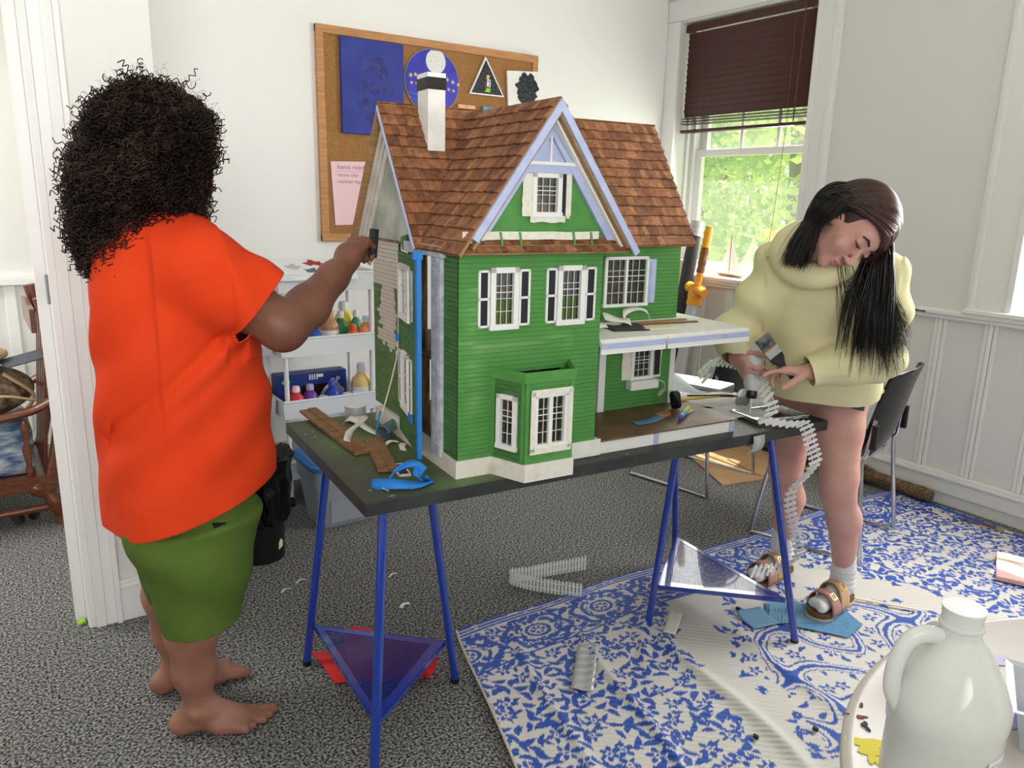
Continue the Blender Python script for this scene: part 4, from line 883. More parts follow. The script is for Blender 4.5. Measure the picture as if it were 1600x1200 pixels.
def bottle(kind, col, x, y, z, h, r, label, cap=None, group='paint bottles on the cart', lab=None):
    k = 'plastic_%s' % '_'.join(map(str, col))
    if k not in MATS: mat(k, col, .3, rgb2=tuple(min(255, c + 14) for c in col), ns=12)
    t = thing(kind, label, 'bottle', (x, y, z), random.uniform(-.5, .5), group)
    MB().lathe([(0, 0), (r * .92, 0), (r, .006), (r, h * .52), (r * .96, h * .6), (r * .55, h * .74), (r * .42, h * .78), (r * .42, h * .82), (0, h * .82)], 22).build('body', k, t, smooth=True)
    MB().lathe([(0, h * .8), (r * .5, h * .8), (r * .5, h * .93), (r * .4, h), (0, h)], 16).build('cap', cap or k, t, smooth=True)
    if lab: MB().lathe([(r * 1.01, h * .14), (r * 1.012, h * .46)], 22).build('paper_label', lab, t, smooth=True, normals=False)
z2 = .732
for a in (('paint_bottle', (238, 214, 70), 1.44, 3.60, z2, .20, .05, 'big yellow paint bottle at the back of the upper cart shelf', 'plastic_white'),
          ('paint_bottle', (180, 130, 92), 1.325, 3.50, z2, .185, .045, 'big tan brown paint bottle on the upper cart shelf', None, None, 'paper'),
          ('paint_bottle', (52, 130, 84), 1.395, 3.53, z2, .165, .034, 'dark green paint bottle between the tan and orange ones', 'plastic_white'),
          ('paint_bottle', (226, 92, 36), 1.415, 3.42, z2, .115, .031, 'small bright orange paint bottle at the front of the upper cart shelf'),
          ('paint_bottle', (238, 150, 96), 1.485, 3.43, z2, .15, .037, 'pale orange paint bottle with a purple label on the upper cart shelf', 'plastic_white', None, 'purple_deep'),
          ('paint_bottle', (60, 140, 100), 1.475, 3.53, z2, .165, .030, 'mid green paint bottle behind the pale orange one', 'plastic_white'),
          ('paint_bottle', (34, 74, 170), 1.235, 3.44, z2, .125, .034, 'blue paint bottle with a yellow label on the upper cart shelf', None, None, 'yellow'),
          ('paint_bottle', (60, 160, 130), 1.165, 3.42, z2, .085, .033, 'small teal green paint bottle on the upper cart shelf'),
          ('paint_bottle', (180, 40, 36), 1.11, 3.43, z2, .08, .032, 'low red paint bottle at the left of the upper cart shelf')):
    if 'purple_deep' not in MATS: mat('purple_deep', (130, 50, 120), .5)
    kw = dict(zip(('cap', 'group', 'lab'), a[8:])); kw['group'] = 'paint bottles on the upper cart shelf'; bottle(*a[:8], **kw)
z3 = .442
for a in (('paint_bottle', (196, 40, 56), 1.125, 3.42, z3, .135, .036, 'red paint bottle with a pink cap in front of the blue box', 'pink_paper'),
          ('paint_bottle', (92, 52, 140), 1.195, 3.43, z3, .135, .036, 'purple paint bottle in front of the blue box', 'purple_paint'),
          ('paint_bottle', (30, 52, 170), 1.305, 3.43, z3, .14, .038, 'royal blue paint bottle in front of the blue box', 'pen_blue'),
          ('paint_bottle', (226, 196, 130), 1.465, 3.45, z3, .205, .05, 'big cream yellow paint bottle at the right of the middle cart shelf', 'plastic_white', None, 'paper')):
    kw = dict(zip(('cap', 'group', 'lab'), a[8:])); kw['group'] = 'paint bottles on the middle cart shelf'; bottle(*a[:8], **kw)
for lab, x, col in (('small yellow paint pot with a white lid between purple and blue bottles', 1.252, 'yellow'), ('small red paint pot beside the cream bottle', 1.37, 'red_paint'), ('small dark red paint pot touching the cream bottle', 1.418, 'dark_wood')):
    t = thing('paint_pot', lab, 'paint pot', (x, 3.41, z3), 0, 'paint pots on the middle cart shelf'); MB().lathe([(0, 0), (.02, 0), (.02, .055), (0, .055)], 16).build('pot', col, t, smooth=True); MB().lathe([(0, .055), (.021, .055), (.021, .075), (0, .075)], 16).build('lid', 'plastic_white', t, smooth=True)
mat('box_blue', (26, 54, 128), .4)
t = thing('cardboard_box', 'blue printed cardboard box on the middle cart shelf', 'box', (1.255, 3.59, z3)); MB().box(-.18, .17, -.04, .04, 0, .16).build('carton', 'box_blue', t, bevel=.002)
m = MB()
for k in range(4): m.box(-.02 + .012 * k, -.014 + .012 * k, -.0412, -.04, .125, .152)
m.box(.02, .05, -.0412, -.04, .135, .15); m.build('print', 'white', t); text('letter', 'P', .04, frame((.115, -.0405, .10), (1, 0, 0), (0, 0, 1)), 'white', t)
MB(frame((-.135, -.041, .125), (1, 0, 0), (0, 0, 1))).lathe([(0, 0), (.02, 0), (.02, .0008), (0, .0008)], 18, sy=.6).build('logo_spot', 'lime', t); MB(frame((-.12, -.041, .075), (1, 0, 0), (0, 0, 1))).lathe([(0, 0), (.03, 0), (.03, .0008), (0, .0008)], 20, sy=.8).build('logo_oval', 'red_paint', t)
MB().box(-.06, .10, -.0412, -.04, .01, .10).build('window_film', 'sunglass', t)
m = MB().grid(lambda u, v: (-.07 + .14 * u + .01 * math.sin(9 * v), .01 * math.sin(11 * u + 3 * v), .12 * v * math.sin(PI * (.15 + .7 * u)) + .01 * math.sin(14 * u)), 22, 16)
single('plastic_bag', 'crumpled clear plastic bag in front of the blue box', 'bag', m, 'bin_clear', (1.33, 3.505, z3 + .004), .2, smooth=True, normals=False, solid=.0008)
t = thing('paint_palette', 'white paint palette with red and black smears on top of the cart', 'palette', (1.22, 3.43, 1.108), -.1); t.rotation_euler = (.42, 0, -.1); MB().rbox(-.2, .2, -.10, .10, 0, .008, .03).build('tray', 'plastic_white', t, bevel=.003)
for i, (x, y, r_, m_) in enumerate(((.02, .05, .035, 'red_paint'), (.06, .03, .02, 'cloth_red'), (-.08, .02, .03, 'duct'), (.0, -.02, .03, 'grey_sand'), (.12, -.03, .02, 'black'), (-.12, -.04, .03, 'paper'))):
    MB().prism([(x + r_ * (1 + .4 * math.sin(k * 2.3 + i)) * math.cos(k * PI / 6), y + r_ * .7 * (1 + .4 * math.cos(k * 1.7 + i)) * math.sin(k * PI / 6)) for k in range(12)], .008, .0095).build('paint_smear', m_, t)
t = thing('white_bucket', 'white plastic bucket on the bottom cart shelf seen over the table edge', 'bucket', (1.40, 3.53, .148)); MB().lathe([(0, 0), (.10, 0), (.115, .20), (.12, .20), (.12, .215), (.112, .215), (.095, .01), (0, .01)], 30).build('pail', 'plastic_white', t, smooth=True)
MB().tube([(.12 * math.cos(a), .12 * math.sin(a) , .20 - .02 * math.sin(a)) for a in np.linspace(PI, 2 * PI, 20)], .003, 6).build('handle', 'steel', t)
# ------------------------------------------------------------------ stacking chairs
def chair(label, x, y, r):
    t = thing('stacking_chair', label, 'chair', (x, y, 0), r, 'black stacking chairs with chrome sled legs')
    prof = [(.235, .425), (.22, .445), (.12, .44), (0, .43), (-.12, .428), (-.185, .45), (-.225, .52), (-.25, .62), (-.275, .73), (-.295, .80), (-.305, .825)]
    C = bez([(0, a, b) for a, b in prof], 4)
    def f(u, v):
        k = v * (len(C) - 1); i = min(int(k), len(C) - 2); g = k - i; p = C[i] * (1 - g) + C[i + 1] * g
        hw_ = (.225 - .02 * max(0, v - .75) * 4) * (1 - .35 * max(0, v - .93) / .07 * .5); s = 2 * u - 1
        up = .03 * s * s if v < .45 else .0; fw_ = (.05 * s * s if v > .4 else 0) * min(1, (v - .4) / .25 if v > .4 else 0)
        return (hw_ * s, p.y + fw_, p.z + up - (.03 * s ** 4 if v > .9 else 0) * (v - .9) * 10)
    m = MB(); m.grid(f, 21, 41)
    # hand hole near the top edge
    m.f = [q for q in m.f if not (36 <= q[0] // 21 <= 37 and 7 <= q[0] % 21 <= 12)]; m.fm = m.fm[:len(m.f)]; m.fc = m.fc[:len(m.f)]
    m.build('shell', 'black_gloss', t, solid=.009, smooth=True, normals=False, sub=1)
    for s in (-1, 1):
        P = [(s * .21, -.215, .62), (s * .222, -.20, .47), (s * .225, -.19, .42), (s * .245, -.235, .03), (s * .245, -.22, .0105), (s * .24, -.12, .0095), (s * .24, .18, .0095), (s * .24, .225, .0105), (s * .235, .235, .03), (s * .21, .17, .41), (s * .19, .10, .418)]
        MB().tube(bez(P, 6), .0095, 12).build('sled_leg', 'chrome', t, smooth=True); MB(T(s * .218, -.222, .55)).rbox(-.012, .012, -.012, .012, -.05, .05, .006).build('bracket', 'black', t)
    MB().tube([(-.19, .10, .418), (.19, .10, .418)], .009, 10).tube([(-.22, -.16, .41), (.22, -.16, .41)], .009, 10).build('cross_bar', 'chrome', t, smooth=True)
    return t
chair('black stacking chair with chrome legs on the rug behind the yellow hoodie', 3.02, 1.885, math.radians(15)); chair('black plastic stacking chair with chrome sled legs standing behind the dollhouse', 3.06, 2.72, math.radians(12))
# ------------------------------------------------------------------ by the window wall
m = MB(); P = bez([(3.80, 2.95, .05), (3.785, 2.6, .05), (3.80, 2.3, .055), (3.785, 2.05, .05), (3.80, 1.80, .042)], 10)
dw = thing('driftwood_log', 'long weathered driftwood branch lying against the right baseboard', 'driftwood', (3.79, 2.3, 0)); O = dw.location
MB().tube([p - O for p in P], [.036 + .006 * math.sin(i * .55) + .003 * math.sin(i * 1.7) - .0002 * i for i in range(len(P))], 12).build('branch', 'driftwood', dw, smooth=True)
MB().tube([Vector((3.79, 2.12, .07)) - O, Vector((3.765, 2.16, .10)) - O, Vector((3.755, 2.19, .115)) - O], [.02, .014, .008], 8).build('knot_stub', 'driftwood', dw, smooth=True)
single('cardboard_sheet', 'flat brown cardboard sheet on the carpet by the window wall', 'cardboard', MB().prism([(3.08, 2.52), (3.56, 2.42), (3.74, 2.75), (3.72, 3.02), (3.34, 3.06)], .001, .008), 'cardboard'); 
single('cardboard_sheet', 'second cardboard sheet lying crosswise on the flat brown one', 'cardboard', MB().prism([(3.36, 2.50), (3.70, 2.42), (3.74, 2.62), (3.42, 2.78)], .0085, .014), 'cardboard')
def leaning(name, label, cat, a, b, segs, group=None):
    t = thing(name, label, cat, (a[0], a[1], 0), 0, group); A = Vector((0, 0, a[2])); B = Vector(b) - Vector((a[0], a[1], 0))
    for nm, f0, f1, r0, r1, m_ in segs:
        n = 8; pts = [A + (B - A) * (f0 + (f1 - f0) * k / n) for k in range(n + 1)]
        MB().tube(pts, [r0 + (r1 - r0) * k / n + .0025 * math.sin(k * 2.1 + f0 * 9) for k in range(n + 1)], 12).build(nm, m_, t, smooth=True)
    return t
leaning('foam_tube', 'dark grey foam wrapped tube leaning in the window corner', 'tube', (3.58, 3.50, .02), (3.80, 3.50, 1.33), (('tube_wrap', 0, .93, .042, .042, 'foam_black'), ('tube_end', .93, 1, .046, .046, 'duct')))
leaning('play_sword', 'toy sword wrapped in orange and silver tape leaning by the sill', 'toy sword', (3.50, 3.34, .02), (3.77, 3.37, 1.30), (('blade_wrap', 0, .62, .035, .042, 'duct'), ('grip_wrap', .62, .72, .046, .05, 'tape_orange'), ('shaft_band', .72, .78, .022, .022, 'tape_orange'), ('shaft', .78, .9, .024, .026, 'stick_brown'), ('shaft_tip', .9, 1, .027, .026, 'tape_orange')))
sw = [o for o in SC.objects if o.name.startswith('play_sword')][0]
MB().tube([(.16, -.07, .90), (.18, .08, .93)], [.03, .034], 10).build('cross_guard', 'tape_orange', sw, smooth=True)
leaning('wood_stick', 'thin yellow wooden stick leaning behind the grey tube', 'stick', (3.56, 3.42, .01), (3.74, 3.41, .98), (('shaft', 0, 1, .012, .012, 'wood_yellow'),))
single('yellow_board', 'narrow yellowed board standing behind the leaning tubes', 'board', MB().box(-.02, .02, -.03, .03, .001, 1.08), 'hoodie', (3.80, 3.60, 0))
t = thing('model_sailboat', 'small model sailboat with white sails on the window sill', 'model boat', (3.95, 3.33, .986), -.2)
MB().hull([(.02, -.12, .022), (.028, .0, .022), (.02, .11, .022), (0, .15, .024), (-.02, .11, .022), (-.028, 0, .022), (-.02, -.12, .022)], [(.008, -.10, 0), (.012, 0, 0), (.008, .09, 0), (0, .11, 0), (-.008, .09, 0), (-.012, 0, 0), (-.008, -.10, 0)]).build('hull', 'wood_raw', t, bevel=.002)
MB().tube([(0, .01, .02), (0, .01, .265)], .003, 8).build('mast', 'stick_brown', t); MB(frame((0, .012, .04), (0, 1, 0), (0, 0, 1))).prism([(0, 0), (.095, -.005), (0, .21)], 0, .001).build('sail', 'sail', t); MB(frame((0, .008, .04), (0, -1, 0), (0, 0, 1))).prism([(0, .0), (.10, 0), (.002, .20)], 0, .001).build('sail', 'sail', t)
single('eraser_crumb', 'small orange crumb on the near window sill', 'crumb', MB().prism([(-.012, -.01), (.006, -.014), (.016, .0), (.004, .012), (-.012, .008)], 0, .012), 'coral', (3.86, 1.535, .986), bevel=.003)
# ================================================================== CORK BOARD
cb = thing('cork_board', 'large framed cork board hung on the back wall', 'notice board', (2.13, YB, 1.73))
MB().box(-.655, .655, -.016, -.001, -.51, .51).build('cork', 'cork', cb)
for nm, a in (('frame_rail', (-.672, .672, -.027, -.001, .485, .525)), ('frame_rail', (-.672, .672, -.027, -.001, -.525, -.485)), ('frame_rail', (-.672, -.632, -.026, -.001, -.525, .525)), ('frame_rail', (.632, .672, -.026, -.001, -.525, .525))): MB().box(*a).build(nm, 'oak_frame', cb, bevel=.004)
yb = YB - .018
t = thing('canvas_painting', 'tall blue canvas with darker blue ovals pinned on the cork board', 'painting', (1.752, yb, 1.98)); MB().box(-.173, .173, -.022, 0, -.23, .23).build('canvas', 'canvas_blue', t, bevel=.003)
g = MB(frame((0, -.0225, 0), (1, 0, 0), (0, 0, 1)))
for x, y in ((-.04, .10), (.05, .08), (-.06, .0), (.01, .0), (.085, .0), (-.05, -.08), (.03, -.075), (.085, -.09), (-.01, -.15), (.04, -.15), (-.02, .11), (.03, .12)):
    g.prism([(x + .031 * math.cos(k * PI / 9), y + .034 * math.sin(k * PI / 9)) for k in range(18)], random.uniform(0, .0003), random.uniform(.0005, .001))
g.build('painted_ovals', 'canvas_grape', t)
t = thing('round_painting', 'round blue painting with white moon and yellow stars on the cork board', 'painting', (2.10, yb, 2.045)); FM = frame((0, -.002, 0), (1, 0, 0), (0, 0, 1))
MB(FM).prism([(.163 * math.cos(k * PI / 24), .163 * math.sin(k * PI / 24)) for k in range(48)], 0, .010).build('disc', 'disc_blue', t); MB(FM).tube([(.163 * math.cos(k * PI / 24), .163 * math.sin(k * PI / 24), .006) for k in range(48)], .003, 6, closed=True).build('rim', 'duct', t)
MB(FM).prism([(.02 + .06 * math.cos(k * PI / 12), min(.158 - .0, .105 + .062 * math.sin(k * PI / 12))) for k in range(24)], .010, .0115).build('moon', 'moon', t); g = MB(FM)
for x, y, r_ in [(-.13 + .028 * i, .022 + .006 * (i % 2), .014) for i in range(4)] + [(-.125 + .03 * i, -.015, .011) for i in range(2)] + [(.09 + .035 * i, .02 - .01 * i, .014) for i in range(3)] + [(.10 + .03 * i, -.03 - .004 * i, .011) for i in range(2)]:
    g.prism([(x + r_ * (1 if k % 2 == 0 else .42) * math.sin(k * PI / 5), y + r_ * (1 if k % 2 == 0 else .42) * math.cos(k * PI / 5)) for k in range(10)], .010, .0112)
g.build('stars', 'star', t); g = MB(FM); g.tube(bez([(-.15, -.06, .0105), (-.08, -.075, .0105), (0, -.10, .0105), (.09, -.11, .0105)], 6), .001, 4).tube(bez([(-.14, -.085, .0105), (-.09, -.11, .0105), (-.05, -.15, .0105)], 6), .001, 4); g.build('painted_lines', 'pen_light', t)
t = thing('triangle_painting', 'black triangular canvas with a small painted figure of dabs on the cork board', 'painting', (2.45, yb, 2.085)); MB(FM).prism([(-.118, -.078), (.113, -.078), (-.015, .125)], 0, .012).build('canvas_edge', 'white', t)
MB(FM).prism([(-.106, -.071), (.100, -.071), (-.014, .108)], .012, .0128).build('canvas_face', 'paint_black', t); 
for x, y, w_, h_, m_ in ((0, .02, .012, .012, 'star'), (.0, -.01, .008, .024, 'white'), (-.012, -.03, .006, .02, 'red_paint'), (.014, -.02, .006, .02, 'teal'), (.0, -.05, .02, .012, 'lime'), (.01, .0, .01, .008, 'coral')): MB(FM).prism([(x - w_, y - h_ * .8), (x + w_ * .6, y - h_), (x + w_, y + h_ * .5), (x - w_ * .3, y + h_)], .0128, .0138).build('paint_dab', m_, t)
t = thing('square_painting', 'white canvas with a black paint blob at the right of the cork board', 'painting', (2.70, yb, 2.065)); MB(FM @ Matrix.Rotation(.07, 4, 'Z')).prism([(-.115, -.105), (.10, -.105), (.10, .095), (-.115, .095)], 0, .014).build('canvas', 'white_matte', t)
MB(FM).prism([(.075 * (1 + .10 * math.sin(7 * a) + .10 * math.sin(13 * a + 1)) * math.cos(a) + .02, .085 * (1 + .08 * math.cos(6 * a) + .08 * math.sin(11 * a)) * math.sin(a)) for a in np.linspace(0, 2 * PI, 60, endpoint=False)], .014, .0165).build('paint_blob', 'paint_black', t)
for nm, lab, x, m_ in (('small_canvas', 'small coral canvas peeking over the roof ridge', 2.315, 'coral'), ('small_canvas', 'small teal canvas peeking over the roof ridge', 2.475, 'teal')): single(nm, lab, 'painting', MB(FM).prism([(-.055, -.065), (.055, -.065), (.055, .055), (-.055, .055)], 0, .012), m_, (x, yb, 1.89))
t = thing('paper_note', 'pink paper note with handwriting pinned on the cork board', 'note', (1.635, yb, 1.455)); NM = frame((0, -.001, 0), (1, 0, .01), (0, 0, 1)); MB(NM).prism([(-.118, .155), (.118, .160), (.108, -.162), (-.102, -.165)], 0, .0008).build('sheet', 'pink_paper', t)
for i, (s_, x, y, z_) in enumerate((('Items needed', -.085, .118, .034), ('· more clay', -.095, .08, .028), ('· various tapes', -.095, .048, .028))): text('handwriting', s_, z_, NM @ T(x, y, .001), 'ink_soft', t, ext=.0002)
MB(NM).box(-.095, .085, .106, .1075, .001, .0012).build('underline', 'ink_soft', t); MB(NM).lathe([(0, .001), (.004, .001), (.004, .006), (0, .007)], 10, .105, .148).build('push_pin', 'black', t)
# ================================================================== NEXT ROOM
def armchair():
    t = thing('wooden_armchair', 'brown wooden armchair with turned spindles through the left doorway', 'chair', (-.25, 4.0, 0), .02); b = lambda nm, mb, m='chair_wood', **k: mb.build(nm, m, t, **k)
    for s in (-1, 1):
        y = s * .27
        b('arm', MB().tube(bez([(-.42, y, .47), (-.3, y, .50), (0, y, .485), (.30, y, .515), (.42, y, .56)], 6), .030, 10, flat=.6), smooth=True)
        b('back_post', MB().tube(bez([(.36, y, .16), (.42, y, .40), (.46, y, .70), (.41, y, 1.0)], 6), .026, 10), smooth=True); b('back_leg', MB().tube(bez([(.30, y, .19), (.37, y, .12), (.40, y, .0)], 6), [.03 + .006 * math.sin(i * 1.1) for i in range(13)], 12), smooth=True)
        b('front_leg', MB().tube([(-.38, y, .0), (-.36, y, .47)], [.024, .028], 12), smooth=True); b('side_rail', MB().rbox(-.40, .40, y - .02, y + .02, .17, .235, .008)); b('stretcher', MB().tube([(-.38, y, .075), (.39, y, .085)], .016, 10), smooth=True)
        for x in (-.2, .08, .3): b('spindle', MB(T(x, y, .235)).lathe([(.011, 0), (.016, .03), (.010, .05), (.020, .12), (.010, .15), (.015, .18), (.018, .22), (.010, .25)], 12), smooth=True)
    b('seat_board', MB().box(-.38, .38, -.25, .25, .20, .225)); b('back_slat', MB().box(.37, .39, -.25, .25, .85, .95)); 
    for k in range(5): b('back_slat', MB(Matrix.Rotation(.1, 4, 'Y')).box(.33, .345, -.2 + k * .09, -.16 + k * .09, .25, .92))
armchair()
single('seat_cushion', 'blue patterned seat cushion on the wooden armchair', 'cushion', MB().rbox(-.35, .33, -.22, .22, 0, .22, .05), 'cushion', (-.25, 4.0, .226), .02, bevel=.03, smooth=True)
t = thing('backpack', 'camouflage backpack lying on the armchair cushion', 'backpack', (-.20, 3.98, .446), .05); 
S_ = SDF((-.36, -.24, -.02), (.36, .24, .32), .012); S_.ell((0, 0, .13), (.32, .2, .13), .05).ell((-.1, -.03, .2), (.2, .15, .09), .05).build('pack_body', 'camo', t, smooth_it=2).matrix_parent_inverse = Matrix.Identity(4)
MB().tube(bez([(.30, -.16, .10), (.15, -.20, .14), (-.1, -.205, .10), (-.3, -.16, .12)], 6), .016, 8, flat=.4).build('strap', 'strap_tan', t, smooth=True); MB().tube(bez([(.26, -.12, .04), (.30, -.13, .12), (.2, -.12, .22)], 6), .018, 8, flat=.4).build('strap', 'strap_tan', t, smooth=True); MB().rbox(.08, .13, -.218, -.2, .12, .15, .005).build('buckle', 'white_matte', t)
S_ = SDF((-.36, -.2, .18), (.32, .2, .4), .012); S_.ell((-.04, -.02, .29), (.28, .14, .05), .03).build('top_flap', 'strap_tan', t, smooth_it=2).matrix_parent_inverse = Matrix.Identity(4)
single('grey_folder', 'dark grey folder tucked under the backpack flap', 'folder', MB(Matrix.Rotation(-.18, 4, 'Y')).box(-.12, .10, -.10, .08, 0, .005), 'folder', (.12, 3.93, .72), .2)
t = thing('sunglasses', 'dark sunglasses lying on the carpet in the next room', 'sunglasses', (.02, 3.82, .0), .5)
for s in (-1, 1): MB(frame((s * .032, 0, .025), (1, 0, 0), (0, .3, 1))).lathe([(0, 0), (.024, 0), (.026, .003), (0, .004)], 16).build('lens', 'sunglass', t, smooth=True); MB().tube([(s * .058, 0, .03), (s * .06, .06, .028), (s * .055, .12, .006)], .003, 6).build('temple', 'sunglass', t)
MB().tube([(-.012, 0, .03), (.012, 0, .03)], .003, 6).build('bridge', 'brass', t)
single('earplug', 'lime green foam earplug on the floor at the door casing', 'earplug', MB(Matrix.Rotation(1.3, 4, 'Y')).lathe([(0, -.012), (.008, -.010), (.009, .008), (.006, .014), (0, .016)], 14), 'lime', (.130, 2.755, .0095), .4, smooth=True)
# ================================================================== RUG
def rug():
    RY0, RY1 = 2.03, .30; nx, ny = 620, 400
    S, Tt = np.meshgrid(np.linspace(0, 1, nx), np.linspace(0, 1, ny)); t = Tt * (RY0 - RY1); xl = 1.185 - .30 * t; xr = 3.83 - .075 * t
    X = xl + (xr - xl) * S; Y = RY0 - t + .012 * np.sin(X * 4.2 + .6) + .006 * np.sin(X * 11); rg = np.random.default_rng(11)
    x = X + .006 * (fbm(X, Y, .03, 31) - .5) * 2; y = Y + .006 * (fbm(X, Y, .03, 41) - .5) * 2; t = t + .004 * (fbm(X, Y, .025, 51) - .5)
    cx, cy = 2.27, .40; r = np.hypot((x - cx) / .75, (y - cy) / 1.6); B = np.zeros(x.shape, bool)
    lob = r + .035 * np.sin(x * 26) * np.cos(y * 23) + .03 * (fbm(X, Y, .12, 61) - .5); field = (lob > 1.0) & (t > .235); med = (lob < .77)
    F = np.zeros(x.shape, bool)
    def win(px, py, R):
        # columns shift with the skew, so test by distance only inside a bounding row band
        j0 = int(max(0, (RY0 - py - R - .03) / (RY0 - RY1) * ny)); j1 = int(min(ny, (RY0 - py + R + .03) / (RY0 - RY1) * ny)) + 1
        if j0 >= ny or j1 <= 0: return None
        k = np.where((np.abs(x[(j0 + min(j1, ny) - 1) // 2] - px) < R + .02))[0]
        return None if len(k) == 0 else (slice(j0, min(j1, ny)), slice(max(0, k[0] - 4), k[-1] + 5))
    def flower(px, py, R, n, rot, M):
        w = win(px, py, R * 1.1)
        if w is None: return
        dx, dy = x[w] - px, y[w] - py; d = np.hypot(dx, dy); a = np.arctan2(dy, dx) - rot; b = R * (.74 + .26 * np.cos(n * a))
        M[w] |= (d < b) & (d > .30 * R) | (d < .13 * R); M[w] &= ~((d < b) & (d > .34 * R) & (np.cos(n * a) < -.82))
    def leaf(px, py, L, wd, rot, M):
        w = win(px, py, L)
        if w is None: return
        dx, dy = x[w] - px, y[w] - py; p = dx * math.cos(rot) + dy * math.sin(rot); q = -dx * math.sin(rot) + dy * math.cos(rot) + .3 * p * p / L
        M[w] |= (np.abs(q) < wd * (1 - (p / L) ** 2)) & (np.abs(p) < L)
    # dense sprigged field
    sp = .066
    for j in range(int(1.9 / sp)):
        for i in range(int(3.2 / sp)):
            px = .7 + (i + .5 * (j % 2) + rg.uniform(-.22, .22)) * sp; py = .25 + (j + rg.uniform(-.22, .22)) * sp; k = rg.random()
            if k < .58: flower(px, py, rg.uniform(.027, .036), rg.choice([5, 6]), rg.uniform(0, 6), F)
            else:
                a = rg.uniform(0, 2 * PI)
                for s in range(3): leaf(px + .022 * math.cos(a + s * 2.1), py + .022 * math.sin(a + s * 2.1), rg.uniform(.024, .034), rg.uniform(.009, .0125), a + s * 2.1 + .7, F)
            if rg.random() < .9: leaf(px + sp * .5, py + rg.uniform(-.02, .02), .02, .007, rg.uniform(0, PI), F)
    B |= F & field
    # sprigs reaching into the plain ring
    E2 = np.zeros(x.shape, bool)
    for k in range(70):
        a = 2 * PI * k / 70 + rg.uniform(-.03, .03)
        for rr, M in ((1.0 - rg.uniform(.0, .05), E2), (.77 + rg.uniform(.0, .07), E2)):
            px, py = cx + .75 * rr * math.cos(a), cy + 1.6 * rr * math.sin(a)
            for s in range(3): leaf(px + rg.uniform(-.02, .02), py + rg.uniform(-.02, .02), .022, .008, rg.uniform(0, 6), M)
            if rg.random() < .4: flower(px, py, .02, 5, rg.random() * 6, M)
    B |= E2 & (t > .235) & (lob > .70)
    # central arabesque, mirrored left and right
    p = np.abs(x - cx); g = np.sin(17 * p + 1.7 * np.sin(13 * y)) + np.sin(16 * y + 1.9 * np.cos(15 * p)); G2 = (np.abs(g) < .26) | ((np.abs(g) > .62) & (np.abs(g) < .80)); F2 = np.zeros(x.shape, bool)
    for j in range(24):
        for i in range(26):
            px, py = 1.5 + i * .062 + rg.uniform(-.01, .01), .1 + j * .062 + rg.uniform(-.01, .01)
            if rg.random() < .6: flower(px, py, .026, 5, rg.random() * 6, F2)
            else: leaf(px, py, .026, .009, rg.uniform(0, 6), F2)
    B |= med & (G2 | (F2 & (np.abs(g) > 1.0)))
    # border: stripes, scroll band, line
    bd = (t > .04) & (t < .226); u = ((x - 1.0) / .29) % 1 - .5; P = u * .29; Q = t - .133; d = np.hypot(P * .85, Q * 1.15); a = np.arctan2(Q, P)
    sc = ((d > .030) & (d < .043)) | ((d > .064) & (d < .076) & (np.abs(np.sin(3 * a)) > .25)) | ((np.abs(d - .102 - .008 * np.sin(8 * a)) < .010)) | ((d < .024) & (d > .008) & (np.cos(6 * a) > -.5))
    B[bd] = (sc | (F & (d > .05)))[bd]
    B |= (t < .009) | ((t > .015) & (t < .022)) | ((t > .028) & (t < .036)) | ((t > .228) & (t < .236))
    B |= (S > .985) & (S < .998)
    blue, white, cream = L_(44, 84, 176), L_(216, 213, 206), L_(196, 190, 180)
    wv = .5 + .5 * np.sin((X * .35 + Y) * 2 * PI / .0145); c = mixc(blue, white, (~B) * 1.0); wear = fbm(X, Y, .3, 71)
    C = c * (1 - .10 * wv[..., None]) * (.9 + .16 * wear[..., None]); C = np.where(((~B) & (lob < 1) & (lob > .77))[..., None], C * .96, C)
    Z = .0055 + 0 * X
    for x0, y0, x1, y1, w, h in ((1.80, 1.80, 1.62, .9, .026, .016), (1.58, 1.9, 1.30, 1.0, .02, .012), (1.36, 1.95, 1.10, 1.15, .018, .010), (2.05, 1.65, 1.85, .8, .03, .010), (1.95, 1.9, 1.55, 1.5, .02, .010)):
        L0 = math.hypot(x1 - x0, y1 - y0); ux, uy = (x1 - x0) / L0, (y1 - y0) / L0; al = (X - x0) * ux + (Y - y0) * uy; ac = -(X - x0) * uy + (Y - y0) * ux + .015 * np.sin(al * 7)
        Z += h * np.exp(-(ac / w) ** 2) * np.clip(np.minimum(al, L0 - al) / .15, 0, 1)
    Z += .010 * np.clip(1 - S * (xr - xl) / .05, 0, 1) * (.5 + .5 * np.sin(Y * 9)) + .012 * np.clip(1 - t / .06, 0, 1) * (.5 + .5 * np.sin(X * 5.2 + 2)) * (X < 3.4) + .003 * (fbm(X, Y, .2, 81) - .3)
    Z = np.maximum(Z, .004)
    V = np.stack([X, Y, Z], -1).reshape(-1, 3); k = np.arange(nx * ny).reshape(ny, nx); Fc = np.stack([k[1:, :-1], k[1:, 1:], k[:-1, 1:], k[:-1, :-1]], -1).reshape(-1, 4)
    me = bpy.data.meshes.new('outdoor_rug'); me.from_pydata(V.tolist(), [], Fc.tolist()); at = me.color_attributes.new('Col', 'FLOAT_COLOR', 'POINT')
    at.data.foreach_set('color', np.concatenate([C.reshape(-1, 3), np.ones((nx * ny, 1))], 1).astype(np.float32).ravel()); me.polygons.foreach_set('use_smooth', [True] * len(me.polygons))
    m = mat('rug_weave', (255, 255, 255), .55, attr='Col'); nt = m.node_tree; wt = nt.nodes.new('ShaderNodeTexWave'); wt.inputs['Scale'].default_value = 22; wt.inputs['Distortion'].default_value = .6; wt.bands_direction = 'DIAGONAL'
